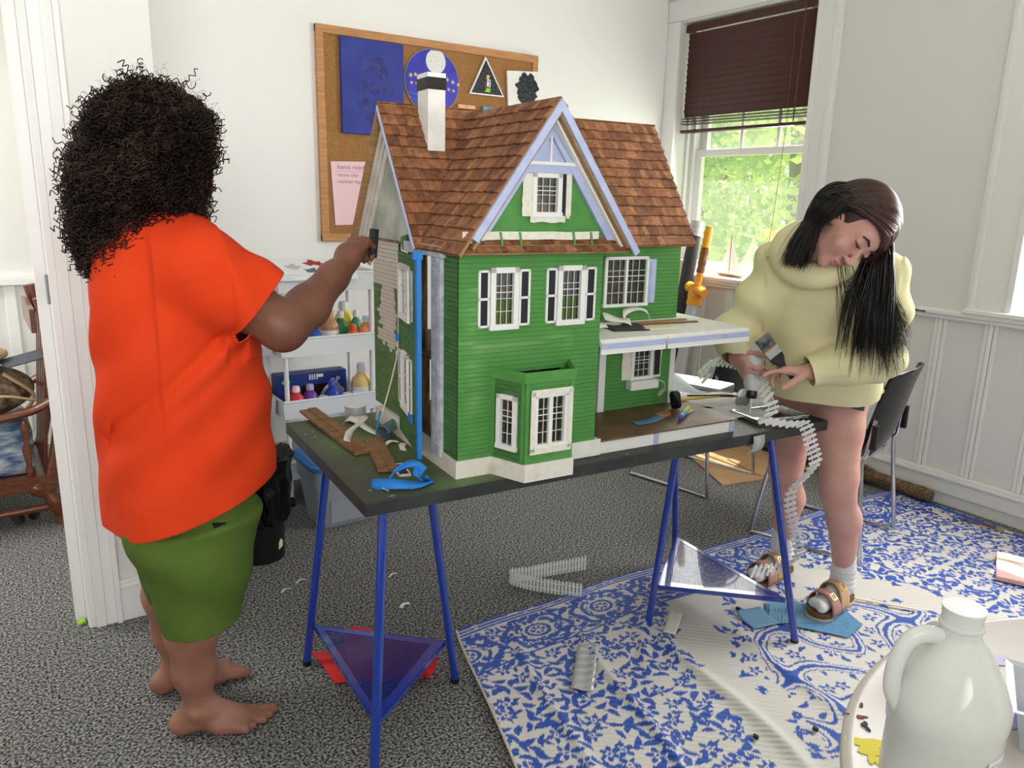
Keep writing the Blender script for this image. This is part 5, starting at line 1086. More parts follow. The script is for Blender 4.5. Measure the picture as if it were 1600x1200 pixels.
    tc = nt.nodes.new('ShaderNodeTexCoord'); bp = nt.nodes.new('ShaderNodeBump'); bp.inputs['Strength'].default_value = .35; bp.inputs['Distance'].default_value = .004
    nt.links.new(tc.outputs['Object'], wt.inputs['Vector']); nt.links.new(wt.outputs['Fac'], bp.inputs['Height']); nt.links.new(bp.outputs[0], nt.nodes['Principled BSDF'].inputs['Normal'])
    me.materials.append(m); t_ = thing('outdoor_rug', 'large blue and white woven floral rug with wrinkles on the grey carpet', 'rug', (0, 0, 0)); o = link(bpy.data.objects.new('woven_mat', me)); o.parent = t_
    e = [V[j * nx] + np.array([-.004, 0, -.001]) for j in range(0, ny, 6)]; MB().tube([tuple(q) for q in e], .004, 6).build('edge_binding', 'sole', t_, smooth=True)
rug()
RZ = .0085
single('duct_tape_strip', 'long wrinkled strip of silver duct tape stuck on the rug', 'tape', MB().grid(lambda u, v: (1.515 + (1.341 - 1.515) * v + (.027) * (2 * u - 1), 1.728 + (1.549 - 1.728) * v - .022 * (2 * u - 1), .016 + .003 * math.sin(v * 40 + u * 3) + .002 * math.sin(u * 9)), 8, 50), 'duct', smooth=True, normals=False, solid=.001)
single('tape_strip', 'short strip of cream masking tape stuck on the rug by the trestle leg', 'tape', MB().grid(lambda u, v: (1.925 - .13 * v + .013 * (2 * u - 1), 1.725 - .09 * v - .018 * (2 * u - 1), .0125 + .001 * math.sin(v * 9)), 4, 12), 'tape', smooth=True, normals=False, solid=.001)
single('paper_scrap', 'curled grey blue paper scrap on the plain band of the rug', 'paper', MB().grid(lambda u, v: (2.07 + .10 * u + .02 * v, 1.50 + .10 * v - .03 * u, .011 + .03 * max(0, v - .6) + .006 * u), 10, 10), 'blue_sand', smooth=True, normals=False, solid=.001)
t = thing('sandpaper_sheet', 'light blue printed sandpaper sheet on the rug under the trestle leg and sandal', 'sandpaper', (2.20, 1.47, .0125)); P = [(-.07, .03), (.06, .13), (.16, .06), (.09, -.06)]
MB().prism(P, 0, .0012).build('sheet', 'blue_sand', t); TM = T(-.045, .035, .0014) @ Matrix.Rotation(.62, 4, 'Z'); text('print', 'ProSand', .036, TM, 'ink', t, ext=.0002); text('print', 'P', .036, TM @ T(.155, -.0, 0), 'ink', t, ext=.0002); g = MB(TM)
for k in range(5): g.box(.0, .03 + .012 * (k % 3), -.02 - .012 * k, -.0185 - .012 * k, 0, .0004).box(.07, .10 + .012 * (k % 2), -.02 - .012 * k, -.0185 - .012 * k, 0, .0004)
g.build('print_lines', 'ink', t)
single('sandpaper_sheet', 'darker blue back of a sandpaper sheet under the front sandal', 'sandpaper', MB().prism([(2.20, 1.44), (2.27, 1.34), (2.30, 1.29), (2.42, 1.31), (2.46, 1.40), (2.36, 1.52)], .0120, .0132), 'blue_sand_dark')
single('wood_stick', 'pale wooden paint stick lying on the rug beside the heel of the front sandal', 'stick', MB(frame((2.55, 1.455, RZ + .006), (.583, -.812, 0), (.812, .583, 0))).rbox(0, .24, -.006, .006, 0, .004, .004), 'stick')
t = thing('paint_brush', 'small paint brush lying at the far right border of the rug', 'brush', (3.72, 1.50, .012), -1.45); MB().tube([(-.12, 0, .004), (.04, 0, .006)], [.003, .005], 8).build('handle', 'stick_brown', t, smooth=True); MB().tube([(.04, 0, .006), (.075, 0, .006)], .006, 8).build('ferrule', 'brass', t, smooth=True); MB().tube([(.075, 0, .006), (.11, 0, .006)], [.006, .003], 8).build('bristles', 'tape', t)
t = thing('foam_pad', 'pink foam pad with a cream top edge lying on the rug at the right', 'pad', (3.39, 1.09, .010), -1.15); MB().box(-.20, .24, -.12, .12, 0, .02).build('pad', 'pad_pink', t, bevel=.004); MB().box(-.20, .24, .06, .13, .0205, .026).build('edge_strip', 'pad_cream', t, bevel=.002)
for lab, x, y in (('tiny black plastic bit on the plain band of the rug', 2.13, 1.62), ('small black crumb on the blue border of the rug', 1.62, 1.13), ('black peg lying on the rug pattern near the round table', 1.79, 1.06)): single('plastic_bit', lab, 'plastic bit', MB().rbox(-.008, .008, -.005, .005, 0, .008, .003), 'black', (x, y, .010), x)
for lab, x, y in (('pale blue paper scrap on the carpet between the trestles', 1.118, 2.29), ('white thread scrap on the carpet behind the left trestle leg', .79, 2.62), ('short white scrap on the carpet left of the trestle', .86, 2.66), ('tiny white scrap near the far end of the carpet', 1.18, 2.52)): single('paper_scrap', lab, 'paper scrap', ribbon(bez([(-.022, 0, .001), (0, .004, .005), (.022, -.003, .001)], 4), .014 if 'blue' in lab else .006, (0, 1, .15)), 'paper', (x, y, .003), .4, solid=.0008)
t = thing('rolled_bag', 'red rolled cloth bag on the carpet under the mesh shelf of the left trestle', 'bag', (.93, 1.96, 0)); ax = Vector((.07, -.10, 0)).normalized(); sd = Vector((ax.y * -1, ax.x, 0)); 
MB().grid(lambda u, v: tuple(ax * (-.17 + .29 * v) + sd * ((.05 - .022 * u) * math.cos(u * 14 + .5)) + Vector((0, 0, .052 + (.05 - .022 * u) * math.sin(u * 14 + .5)))), 70, 8).build('rolled_cloth', 'cloth_red', t, smooth=True, normals=False, solid=.003)
MB().grid(lambda u, v: (-.20 + .24 * u, .02 + .2 * v - .12 * u, .008 + .035 * math.sin(PI * u) * math.sin(PI * v) + .005 * math.sin(9 * u + 4 * v)), 18, 14).build('loose_flap', 'cloth_red', t, smooth=True, normals=False, solid=.003)
# ================================================================== ROUND TABLE AND JUG
rt = thing('round_table', 'round white plastic craft table with paint stains in the near corner', 'table', (1.29, 0, 0)); TT = .69
MB().lathe([(0, TT - .03), (.57, TT - .03), (.60, TT - .026), (.618, TT - .012), (.62, TT - .004), (.614, TT), (.606, TT), (.603, TT - .002), (0, TT - .002)], 96).build('table_top', 'table_white', rt, smooth=True)
MB().lathe([(.619, TT - .022), (.622, TT - .016), (.622, TT - .008), (.619, TT - .004)], 96).build('edge_band', 'table_edge', rt, smooth=True)
for a in range(4): MB().tube([(.42 * math.cos(a * PI / 2 + .8), .42 * math.sin(a * PI / 2 + .8), TT - .03), (.46 * math.cos(a * PI / 2 + .8), .46 * math.sin(a * PI / 2 + .8), 0)], .014, 10).build('leg', 'steel', rt, smooth=True)
def splat(x, y, r_, m_, seed, ex=1., rot=0.):
    rg = random.Random(seed); n = 22; P = []
    for k in range(n):
        a = 2 * PI * k / n; q = r_ * (1 + .35 * math.sin(3 * a + seed) + .2 * math.sin(5 * a + seed * 2)); u, v = q * math.cos(a) * ex, q * math.sin(a); P.append((x + u * math.cos(rot) - v * math.sin(rot) - 1.29, y + u * math.sin(rot) + v * math.cos(rot)))
    MB().prism(P, TT - .002, TT - .0008 + seed * .00006).build('paint_stain', m_, rt)
splat(.985, .497, .018, 'yellow', 1, 1.5, -.5); splat(.965, .48, .007, 'yellow', 2, 2.4, 1.0); splat(1.04, .462, .009, 'orange_paint', 3, 2.2, -.6); splat(1.10, .52, .006, 'yellow', 5, 1.8, -.8); splat(1.185, .575, .008, 'red_paint', 4, 1.4, .3); splat(1.03, .545, .004, 'red_paint', 6, 3., -.9); splat(1.06, .56, .004, 'dark_wood', 7, 2.4, .7); splat(1.38, .50, .012, 'purple_paint', 8, 1.6); splat(1.30, .52, .006, 'ink_soft', 9, 3.5, -.4); splat(1.02, .525, .004, 'ink', 10, 2.6, .9)
splat(1.25, .40, .03, 'purple_paint', 12, 1.2); splat(1.22, .48, .01, 'coral', 13, 2)
def jug():
    t = thing('gallon_jug', 'translucent white gallon jug with a handle and foil sealed mouth on the round table', 'jug', (.958, .394, TT)); t.scale = (.91, .91, .965)
    
    pr = [(0, .002), (.05, .0), (.066, .004), (.0725, .014), (.0735, .06), (.0725, .105), (.0745, .112), (.0755, .122), (.0752, .132), (.0772, .142), (.0775, .152), (.0755, .166), (.068, .185), (.057, .207), (.045, .228), (.033, .243), (.028, .249), (.0262, .254), (.0262, .262), (.0285, .264), (.0285, .267), (.0262, .269), (.0255, .276), (.0265, .280), (.0262, .288), (.0245, .2885)]
    MB().lathe(pr, 56).build('jug_body', 'jug', t, smooth=True)
    MB().lathe([(0, .004), (.05, .004), (.068, .014), (.0715, .02), (.0715, .105), (.073, .125), (.073, .138), (0, .138)], 40).build('liquid', 'jug_fluid', t, smooth=True)
    MB().lathe([(.0262, .2875), (.025, .2892), (.018, .2880), (.010, .2884), (0, .2878)], 40).build('foil_seal', 'foil', t, smooth=True); MB().lathe([(.0258, .286), (.0275, .287), (.0275, .2895), (.0235, .2895)], 40).build('mouth_rim', 'plastic_white', t, smooth=True)
    l = Vector((-.83, .56, 0)); P = bez([l * .024 + Vector((0, 0, .247)), l * .05 + Vector((0, 0, .250)), l * .068 + Vector((0, 0, .241)), l * .079 + Vector((0, 0, .218)), l * .083 + Vector((0, 0, .190)), l * .080 + Vector((0, 0, .165)), l * .068 + Vector((0, 0, .142))], 8)
    MB().tube(P, .0098, 16, flat=1.25).build('handle', 'jug', t, smooth=True)
    a0 = math.atan2(-.93, -.12); 
    def lf(u, v, r=.0742): a = a0 - .15 + 1.35 * u; return (r * math.cos(a), r * math.sin(a), .030 + .080 * v)
    MB().grid(lf, 30, 4).build('paper_label', 'paper', t, smooth=True, normals=False, solid=.0004); g = MB()
    for k in range(13):
        rr = random.Random(k); u = .04
        while u < .93:
            w = rr.uniform(.03, .12); g.grid(lambda p, q, u=u, w=w, k=k: lf(u + min(w, .95 - u) * p, .10 + k * .066 + .022 * q, .0746), 4, 2); u += w + .02
    g.build('label_print', 'ink_soft' if False else 'pen_blue_soft', t, normals=False)
mat('pen_blue_soft', (150, 156, 180), .8); jug()
single('duct_tape_piece', 'crumpled piece of silver duct tape standing on the round table behind the jug handle', 'tape', MB().grid(lambda u, v: (-.05 + .10 * u, .014 * math.sin(5 * v + 2 * u), .07 * v + .008 * math.sin(9 * u)), 12, 10), 'duct', (1.30, .555, TT), -.6, smooth=True, normals=False, solid=.001)
t = thing('clear_container', 'clear plastic food container at the right edge of the round table', 'container', (1.235, .33, TT), .45)
def ringr(w, d, z): return [(w, -d, z), (w, d, z), (-w, d, z), (-w, -d, z)]
R_ = [ringr(.05, .07, 0), ringr(.065, .085, .07), ringr(.075, .095, .072)]; m = MB(); m.add(sum(R_, []), [(3, 2, 1, 0)] + [(i * 4 + k, i * 4 + (k + 1) % 4, (i + 1) * 4 + (k + 1) % 4, (i + 1) * 4 + k) for i in (0, 1) for k in range(4)]); m.build('tub', 'bin_clear', t, solid=.0012)
MB().rbox(-.04, .04, -.05, .05, .002, .03, .015).build('residue', 'coral', t, bevel=.008)
# ================================================================== PEOPLE
def nrm(v): v = np.array(v, float); return v / np.linalg.norm(v)
def finger(S, base, d, n, L, r, curl, k=.004):
    """three bones from base along d, bending towards n by the curl angles"""
    p = np.array(base, float); d = nrm(d); n = nrm(np.array(n) - d * np.dot(n, d)); a = 0; rr = r
    for i, (f, c) in enumerate(zip((.46, .30, .24), curl)):
        a += c; q = p + (d * math.cos(a) + n * math.sin(a)) * L * f; S.cap(p, q, rr, rr * .93, k); p, rr = q, rr * .93
    return p
def hand(S, wrist, d, palm_n, thumb_side, L=.175, curls=((.4, .5, .4),) * 4, thumb=((.5, .5, .4), .5), spread=.06, r=.0085):
    """wrist -> knuckles along d; palm_n = direction the palm faces; thumb_side = lateral direction of the thumb"""
    w = np.array(wrist, float); d = nrm(d); n = nrm(np.array(palm_n) - d * np.dot(palm_n, d)); s = nrm(np.array(thumb_side) - d * np.dot(thumb_side, d) - n * np.dot(thumb_side, n)); P = .50 * L
    for o, w_ in ((-.026, .012), (-.009, .0135), (.009, .0135), (.026, .013)): S.cap(w + s * o * .55 + d * .006, w + d * P + s * o, .0165, w_, .012)
    tips = []
    for (o, lf, rf), c, i in zip(((.029, .43, 1.), (.010, .48, 1.03), (-.010, .45, 1.), (-.028, .36, .88)), curls, range(4)):
        tips.append(finger(S, w + d * P * (1 if i in (1, 2) else .95) + s * o, d + s * spread * (1.5 - i), n, L * lf, r * rf, c))
    tc, sp = thumb; b = w + d * P * .22 + s * .022 + n * .006; td = nrm(d * math.cos(.75) + s * math.sin(.75) + n * sp); q = b + td * L * .22; S.cap(b, q, .0155, .0115, .012); td2 = nrm(td * .6 + d * .6 + n * tc[0] - s * .1)
    q2 = q + td2 * L * .18; S.cap(q, q2, .0112, .0105, .005); q3 = q2 + nrm(td2 + d * .3 + n * tc[1] - s * .25) * L * .15; S.cap(q2, q3, .0103, .0088, .005)
    return tips

# ------------------------------------------------------------------ person painting the dollhouse
P1 = thing('person', 'person with big dark curly hair in orange T-shirt and green shorts painting the dollhouse barefoot', 'person', (.40, 2.06, 0))
A = np.array
SH, EL, WR = A((.405, 1.875, 1.285)), A((.578, 1.835, 1.132)), A((.792, 1.965, 1.262)); HD = nrm((.62, .33, .66))
S = SDF((.02, 1.62, 0), (1.02, 2.45, 1.74), .0048)
for s, an, kn, hp, toe in ((-1, (.345, 1.985, .085), (.372, 1.965, .44), (.375, 1.965, .80), (.235, -.085)), (1, (.335, 2.215, .085), (.355, 2.19, .44), (.375, 2.16, .80), (.25, -.02))):
    an, kn, hp = A(an), A(kn), A(hp)
    S.chain([hp, (hp + kn) / 2, kn + (0, 0, .03)], [.10, .085, .067], .03); S.chain([kn + (0, 0, .03), kn * .68 + an * .32 + (-.022, 0, 0), kn * .3 + an * .7 + (-.012, 0, 0), an + (0, 0, .02)], [.066, .066, .051, .038], .03)
    d = nrm((toe[0], toe[1], 0)); sd = A((-d[1], d[0], 0)); heel = an - d * .045 + (0, 0, -.05)
    S.cap(heel, an + (0, 0, -.02), .034, .036, .02).cap(an + (0, 0, -.01), an + d * .10 + (0, 0, -.045), .036, .026, .03).cap(heel + d * .02, an + d * .125 + (0, 0, -.062), .030, .022, .02, ani=((0, 0, 1), .8))
    S.cap(an + d * .06 + sd * .022 + (0, 0, -.055), an + d * .135 + sd * .026 + (0, 0, -.064), .024, .020, .02).cap(an + d * .05 - sd * .022 + (0, 0, -.06), an + d * .115 - sd * .032 + (0, 0, -.066), .024, .019, .02)
    S.ell(an + sd * .034 + (0, 0, .0), (.016, .014, .016), .015).ell(an - sd * .034 + (0, 0, -.008), (.016, .014, .016), .015)
    big = sd if s < 0 else -sd       # big toe on the inner side
    for k, (o, L, r) in enumerate(((.031, .050, .0150), (.010, .050, .0115), (-.008, .045, .0110), (-.025, .038, .0105), (-.040, .030, .0100))):
        b = an + d * (.138 - .008 * k - (.012 if k > 2 else 0)) + big * o + (0, 0, -.064); S.cap(b, b + d * L + big * .002 * (2 - k) + (0, 0, -.006 if k else -.004), r * 1.02, r * 1.04, .003)
S.stack((.385, 2.065, .66), (0, 0, 1), (1, 0, 0), [0, .14, .34, .50, .62, .68], [0, 0, .01, 0, -.01, -.02], [0] * 6, [.15, .165, .165, .145, .11, .06], [.19, .20, .19, .18, .16, .08], .05)
S.chain([(.375, 2.055, 1.30), (.39, 2.05, 1.44)], [.065, .058], .03)
S.ell((.375, 2.05, 1.565), (.098, .076, .108), .03).ell((.425, 2.05, 1.50), (.062, .058, .075), .03).ell((.462, 2.05, 1.452), (.026, .026, .022), .02)
S.ell((.474, 2.05, 1.535), (.016, .020, .02), .012).cap((.470, 2.05, 1.545), (.489, 2.05, 1.512), .010, .0135, .01).ell((.482, 2.062, 1.508), (.010, .008, .008), .006).ell((.482, 2.038, 1.508), (.010, .008, .008), .006).ell((.478, 2.05, 1.484), (.013, .024, .0085), .007).ell((.475, 2.05, 1.470), (.012, .021, .009), .007)
for y in (2.018, 2.082): S.ell((.462, y, 1.545), (.014, .015, .012), .01)
for y in (1.975, 2.125): S.ell((.375, y, 1.53), (.02, .010, .032), .01)
S.chain([SH, (SH + EL) / 2 + (0, 0, -.012), EL], [.068, .064, .056], .03); S.chain([EL, EL * .62 + WR * .38 + (0, 0, -.01), WR * .8 + EL * .2, WR + HD * .01], [.056, .052, .038, .031], .025)
hand(S, WR, HD, (.60, .30, -.7), (-.25, .9, .35), .185, ((1.0, 1.2, .7), (1.05, 1.25, .7), (1.1, 1.25, .7), (1.15, 1.25, .7)), ((.9, .9, .4), .7), .02, .0115); S.ell(WR + HD * .045 + A((-.012, -.004, .0)), (.036, .030, .032), .02)
L2 = [A((.375, 2.25, 1.28)), A((.35, 2.33, 1.06)), A((.40, 2.32, .86))]; S.chain(L2, [.066, .056, .034], .03); hand(S, L2[2], (.2, -.05, -.98), (-.1, -.9, .1), (.8, 0, .4), .175, ((.3, .4, .3),) * 4)
S.build('body', ['skin_dark', 'skin_leg'], P1, smooth_it=1, matfn=lambda c: 1 if c.z < .5 else 0)
for y in (2.022, 2.078): keep(MB(T(.468, y, 1.542)).lathe([(0, -.010), (.009, -.006), (.0115, 0), (.009, .006), (0, .010)], 12).build('eye', 'white', None, smooth=True), P1); keep(MB().tube([(.468, y - .02 if y < 2.05 else y + .02, 1.562), (.478, y, 1.568), (.478, 2.04 if y < 2.05 else 2.06, 1.563)], .0035, 6).build('eyebrow', 'curl_hair', None), P1)
# T-shirt: loose shell, open at neck, sleeves and hem
S = SDF((.0, 1.62, .46), (.78, 2.52, 1.46), .0055)
S.stack((.385, 2.06, .50), (0, 0, 1), (1, 0, 0), [0, .10, .22, .40, .58, .72, .82, .90, .95], [.0, .0, -.004, .0, -.002, -.02, -.03, -.025, -.02], [.0] * 9, [.205, .207, .207, .205, .195, .175, .15, .11, .06], [.232, .232, .232, .228, .220, .212, .196, .14, .07], .06, p=2.3)
ad = nrm(EL - SH); al = nrm(L2[1] - L2[0]); sc = SH * .32 + EL * .68; sl2 = L2[0] * .35 + L2[1] * .65
S.chain([(.36, 1.95, 1.30), SH + (.008, .005, -.008)], [.085, .090], .05).cap(SH + (.008, .005, -.008), SH * .45 + EL * .55 + (0, 0, -.006), .090, .094, .05, end=(sc, ad)).cap(SH * .45 + EL * .55 + (0, 0, -.006), EL + (0, 0, -.006), .094, .108, .04, end=(sc, ad))
S.chain([(.36, 2.17, 1.30), L2[0]], [.085, .09], .05).cap(L2[0], L2[1], .09, .106, .05, end=(sl2, al))
def folds(x, y, z):
    f = .006 * np.sin(34 * (z - .9 * x) + 5 * np.sin(6 * y)) * np.clip((1.30 - z) / .25, 0, 1) * np.clip((z - .62) / .3, .15, 1)
    f += .010 * np.exp(-(((z - 1.10) - .95 * (x - .42)) / .022) ** 2) * (y < 2.0) * (x < .46) * (x > .2); f += .009 * np.exp(-(((z - 1.02) - .75 * (x - .42)) / .028) ** 2) * (y < 2.0) * (x < .5)
    f += .009 * np.sin(22 * y + 9 * x) * np.clip((.95 - z) / .35, 0, 1); f += .007 * np.sin(45 * (x + .4 * z)) * ((x > .45) & (z > 1.05)); f += .009 * np.sin(26 * y + 3 * z) * (x < .3) * np.clip((z - .7) / .3, 0, 1)
    return f * 1.15
S.warp(folds); rad_ = lambda c, o, d: np.linalg.norm(A(c) - o - d * ((A(c) - o) @ d))
hem_n = nrm((.30, -.05, -1)); sh = S.build('tshirt', 'orange_shirt', P1, cuts=(((.385, 2.06, .668), tuple(hem_n), lambda c: c.z < .80), (tuple(sc - ad * .006), tuple(ad), lambda c: rad_(c, sc, ad) < .13 and -.03 < (A(c) - sc) @ ad < .04 and (abs(c.x - .385) / .203) ** 2.3 + (abs(c.y - 2.06) / .226) ** 2.3 > (1.4 if c.z < 1.13 and c.x < .54 else 1)), (tuple(sl2 - al * .006), tuple(al), lambda c: c.y > 2.24 and rad_(c, sl2, al) < .115 and -.03 < (A(c) - sl2) @ al < .012), ((.40, 2.05, 1.40), (.25, 0, 1), lambda c: c.z > 1.3)), solid=.003, smooth_it=2)
ex = nrm(np.cross(ad, (0, 0, 1))); ey = np.cross(ad, ex)
# shorts
S = SDF((.12, 1.75, .26), (.66, 2.38, .86), .0055); S.stack((.375, 2.06, .56), (0, 0, 1), (1, 0, 0), [-.14, 0, .12, .28], [.0, .0, .0, 0], [0, 0, 0, 0], [.07, .138, .146, .150], [.10, .185, .19, .19], .05, p=2.1)
S.stack((.352, 1.965, .27), (0, 0, 1), (1, 0, 0), [0, .08, .2, .36], [.015, .015, .015, .012], [.0, .0, 0, 0], [.094, .10, .125, .155], [.098, .104, .115, .125], .08); S.stack((.355, 2.165, .27), (0, 0, 1), (1, 0, 0), [0, .08, .2, .36], [.01] * 4, [0] * 4, [.094, .10, .125, .155], [.095, .10, .112, .12], .08)
S.warp(lambda x, y, z: .006 * np.sin(30 * (z + .5 * x) + 4 * np.sin(9 * y)) * np.clip((z - .30) / .2, 0.1, 1)); S.build('shorts', 'green_short', P1, cuts=(((.35, 2.06, .345), (.12, 0, -1), lambda c: c.z < .42), ((.35, 2.06, .79), (0, 0, 1), None)), solid=.003, smooth_it=2)
m = MB(); P = bez([(.372, 1.842, .63), (.376, 1.852, .56), (.374, 1.862, .48), (.368, 1.866, .36)], 8); keep(m.tube(P, .0022, 6).build('shorts_seam', 'green_short', None), P1); keep(MB().hull([(.385, 1.836, .66), (.418, 1.842, .655), (.398, 1.842, .618)], [(.385, 1.85, .66), (.418, 1.856, .655), (.398, 1.856, .618)]).build('pocket_gap', 'black', None), P1)
# curly hair: dark core plus thousands of loose coils
S = SDF((.06, 1.74, 1.18), (.60, 2.34, 1.76), .007); HB = (((.36, 2.05, 1.57), (.145, .15, .138)), ((.30, 2.05, 1.46), (.125, .165, .15)), ((.255, 2.05, 1.36), (.085, .14, .10)), ((.36, 1.965, 1.42), (.09, .06, .12)), ((.37, 2.145, 1.42), (.09, .06, .12)))
for c, r in HB: S.ell(c, r, .04)
S.warp(lambda x, y, z: .016 + .004 * np.sin(70 * x + 3 * np.sin(40 * z)) * np.sin(66 * y)); hc = S.build('hair', 'hair_core', P1, smooth_it=1)
rg = np.random.default_rng(5); V = np.array([v.co[:] for v in hc.data.vertices]); N = np.array([v.normal[:] for v in hc.data.vertices]); vs, fs = [], []
def coils(n, L0, L1, R0, R1, r, turns, out, sides=4, steps=26):
    for i in rg.integers(0, len(V), n):
        p, nn = V[i], N[i]
        if p[0] > .45 and 1.42 < p[2] < 1.60 and abs(p[1] - 2.05) < .06: continue
        ax = nrm(nn * out + A((-.15, 0, -1.0)) * rg.uniform(.5, 1.2) + rg.normal(size=3) * .35); L = rg.uniform(L0, L1); R = rg.uniform(R0, R1); x = nrm(np.cross(ax, rg.normal(size=3))); y = np.cross(ax, x); ph = rg.uniform(0, 6.3); tn = rg.uniform(.7, 1.3) * turns
        s = np.linspace(0, 1, steps); C = (p + nn * rg.uniform(-.004, .016))[None] + ax * (s * L)[:, None] + (x * np.cos(ph + s * tn * 6.28)[:, None] + y * np.sin(ph + s * tn * 6.28)[:, None]) * (R * (.3 + .7 * s))[:, None]
        tg = np.gradient(C, axis=0); tg /= np.linalg.norm(tg, axis=1)[:, None]; u = np.cross(tg, ax + .01); u /= np.linalg.norm(u, axis=1)[:, None]; w = np.cross(tg, u); b = len(vs)
        for k in range(sides): pass
        ring = np.stack([C + (u * math.cos(2 * PI * k / sides) + w * math.sin(2 * PI * k / sides)) * r for k in range(sides)], 1).reshape(-1, 3); vs.extend(ring.tolist())
        for j in range(steps - 1):
            for k in range(sides): fs.append((b + j * sides + k, b + j * sides + (k + 1) % sides, b + (j + 1) * sides + (k + 1) % sides, b + (j + 1) * sides + k))
coils(6200, .028, .055, .0045, .0095, .0014, 3.0, .25, 3, 20); coils(350, .04, .07, .007, .011, .0014, 2.6, -.1, 3, 26); coils(1800, .015, .04, .003, .009, .0003, 1.2, 1.5, 3, 9)
me = bpy.data.meshes.new('curls'); me.from_pydata(vs, [], fs); me.materials.append(W('curl_hair')); me.polygons.foreach_set('use_smooth', [True] * len(me.polygons)); o = link(bpy.data.objects.new('curls', me)); keep(o, P1)
# sponge brush in the fist
B0 = WR + HD * .10 + A((.028, -.012, -.03)); t = thing('sponge_brush', 'black sponge brush held in the fist against the gable of the dollhouse', 'brush', tuple(B0)); MB(Matrix.Rotation(.10, 4, 'Y')).rbox(-.009, .009, -.014, .014, -.02, .058, .004).build('foam_head', 'black', t, bevel=.002); MB(Matrix.Rotation(.10, 4, 'Y')).tube([(0, 0, -.02), (-.008, .0, -.04)], .005, 8).build('handle', 'wood_raw', t, smooth=True)

# ------------------------------------------------------------------ person bending over at the table end
P2 = thing('person', 'person with long dark reddish hair in a yellow hoodie bending at the table end', 'person', (2.42, 1.56, 0))
fwd = nrm((-.87, -.5, 0)); lft = A((.5, -.87, 0.))
SC_, PEL = A((2.22, 1.47, 1.265)), A((2.46, 1.60, .86)); LS, RS = A((2.290, 1.350, 1.235)), A((2.16, 1.60, 1.25)); LE, RE = A((2.285, 1.305, 1.005)), A((2.115, 1.715, 1.03)); LW, RW = A((2.122, 1.430, .937)), A((2.06, 1.675, .945))
cr, cu, ct = A((.8285, -.5595, .0236)), A((.1128, .2080, .9716)), A((-.5485, -.8023, .2354)); up = nrm(cr * .80 + cu * .36 + ct * .45); f0 = -cr * .05 - cu * .90 + ct * .42; hf = nrm(f0 - up * (f0 @ up)); hl = np.cross(up, hf); HC = A((2.115, 1.352, 1.380)); hp_ = lambda l, f, u: HC + hl * l + hf * f + up * u; RH = [hl, hf, up]
S = SDF((1.9, 1.08, 0), (2.8, 2.0, 1.56), .0046)
for s, an, kn, hip in ((-1, (2.49, 1.448, .095), (2.395, 1.455, .485), (2.43, 1.525, .82)), (1, (2.485, 1.712, .095), (2.435, 1.70, .47), (2.45, 1.70, .82))):
    an, kn, hip = A(an), A(kn), A(hip); S.chain([hip + (0.02, 0, .04), hip * .6 + kn * .4, kn + (0, 0, .04)], [.094, .082, .062], .03).chain([kn + (0, 0, .04), kn * .94 + an * .06, kn * .66 + an * .34 + (.028, 0, 0), an + (0, 0, .05)], [.060, .056, .057, .036], .025)
    S.ell(kn + (-.025, 0, .01), (.038, .04, .045), .03)
S.stack(PEL + (0, 0, -.06), SC_ - PEL, lft, [-.02, .1, .3, .45, .5], [0] * 5, [0] * 5, [.16, .16, .15, .17, .10], [.11, .105, .11, .10, .06], .04)
S.chain([SC_ + (0, 0, .01), HC - up * .10 - hf * .02], [.055, .05], .03)
S.ell(hp_(0, -.015, .025), (.074, .096, .092), .03, RH).ell(hp_(0, .030, -.045), (.055, .052, .066), .03, RH).ell(hp_(0, .062, -.096), (.020, .018, .016), .02, RH).ell(hp_(0, .062, .03), (.05, .02, .03), .02, RH)
S.cap(hp_(0, .082, .002), hp_(0, .106, -.034), .0075, .0115, .008).ell(hp_(.011, .094, -.038), (.008, .010, .007), .006, RH).ell(hp_(-.011, .094, -.038), (.008, .010, .007), .006, RH).ell(hp_(0, .085, -.062), (.020, .012, .007), .006, RH).ell(hp_(0, .083, -.073), (.018, .012, .008), .006, RH)
for s in (-1, 1): S.ell(hp_(.034 * s, .076, .010), (.016, .010, .010), .008, RH).ell(hp_(.040 * s, .058, -.035), (.024, .022, .024), .02, RH).ell(hp_(.068 * s, -.012, -.012), (.010, .018, .030), .008, RH)
S.chain([LS, LE, LW], [.058, .045, .028], .02).chain([RS, RE, RW], [.058, .045, .028], .02)
LD = nrm(A((2.055, 1.507, .935)) - LW); hand(S, LW, LD, (-.45, .3, -.75), (-.25, .30, .9), .165, ((.10, .25, .2), (.15, .35, .3), (.5, .9, .6), (.7, 1.0, .7)), ((.4, .3, .2), .55), .04, .0078)
RD = nrm((-.30, -.78, -.38)); hand(S, RW, RD, (.75, -.25, .2), (-.35, -.3, .85), .160, ((.5, .8, .5), (.55, .9, .5), (.6, .9, .6), (.6, .9, .6)), ((.5, .5, .4), .6), .03, .0078)
S.build('body', ['skin_light'], P2, smooth_it=1)
K2 = lambda mb, n, m, **k: keep(mb.build(n, m, None, **k), P2)
for s in (-1, 1):
    K2(MB().tube([hp_(s * .050, .072, .026), hp_(s * .036, .086, .034), hp_(s * .016, .090, .028)], [.0018, .0034, .003], 6), 'eyebrow', 'brow', smooth=True); K2(MB().tube([hp_(s * .049, .076, .004), hp_(s * .034, .087, .001), hp_(s * .019, .086, .005)], [.0012, .0024, .0014], 6), 'eyelashes', 'brow', smooth=True)
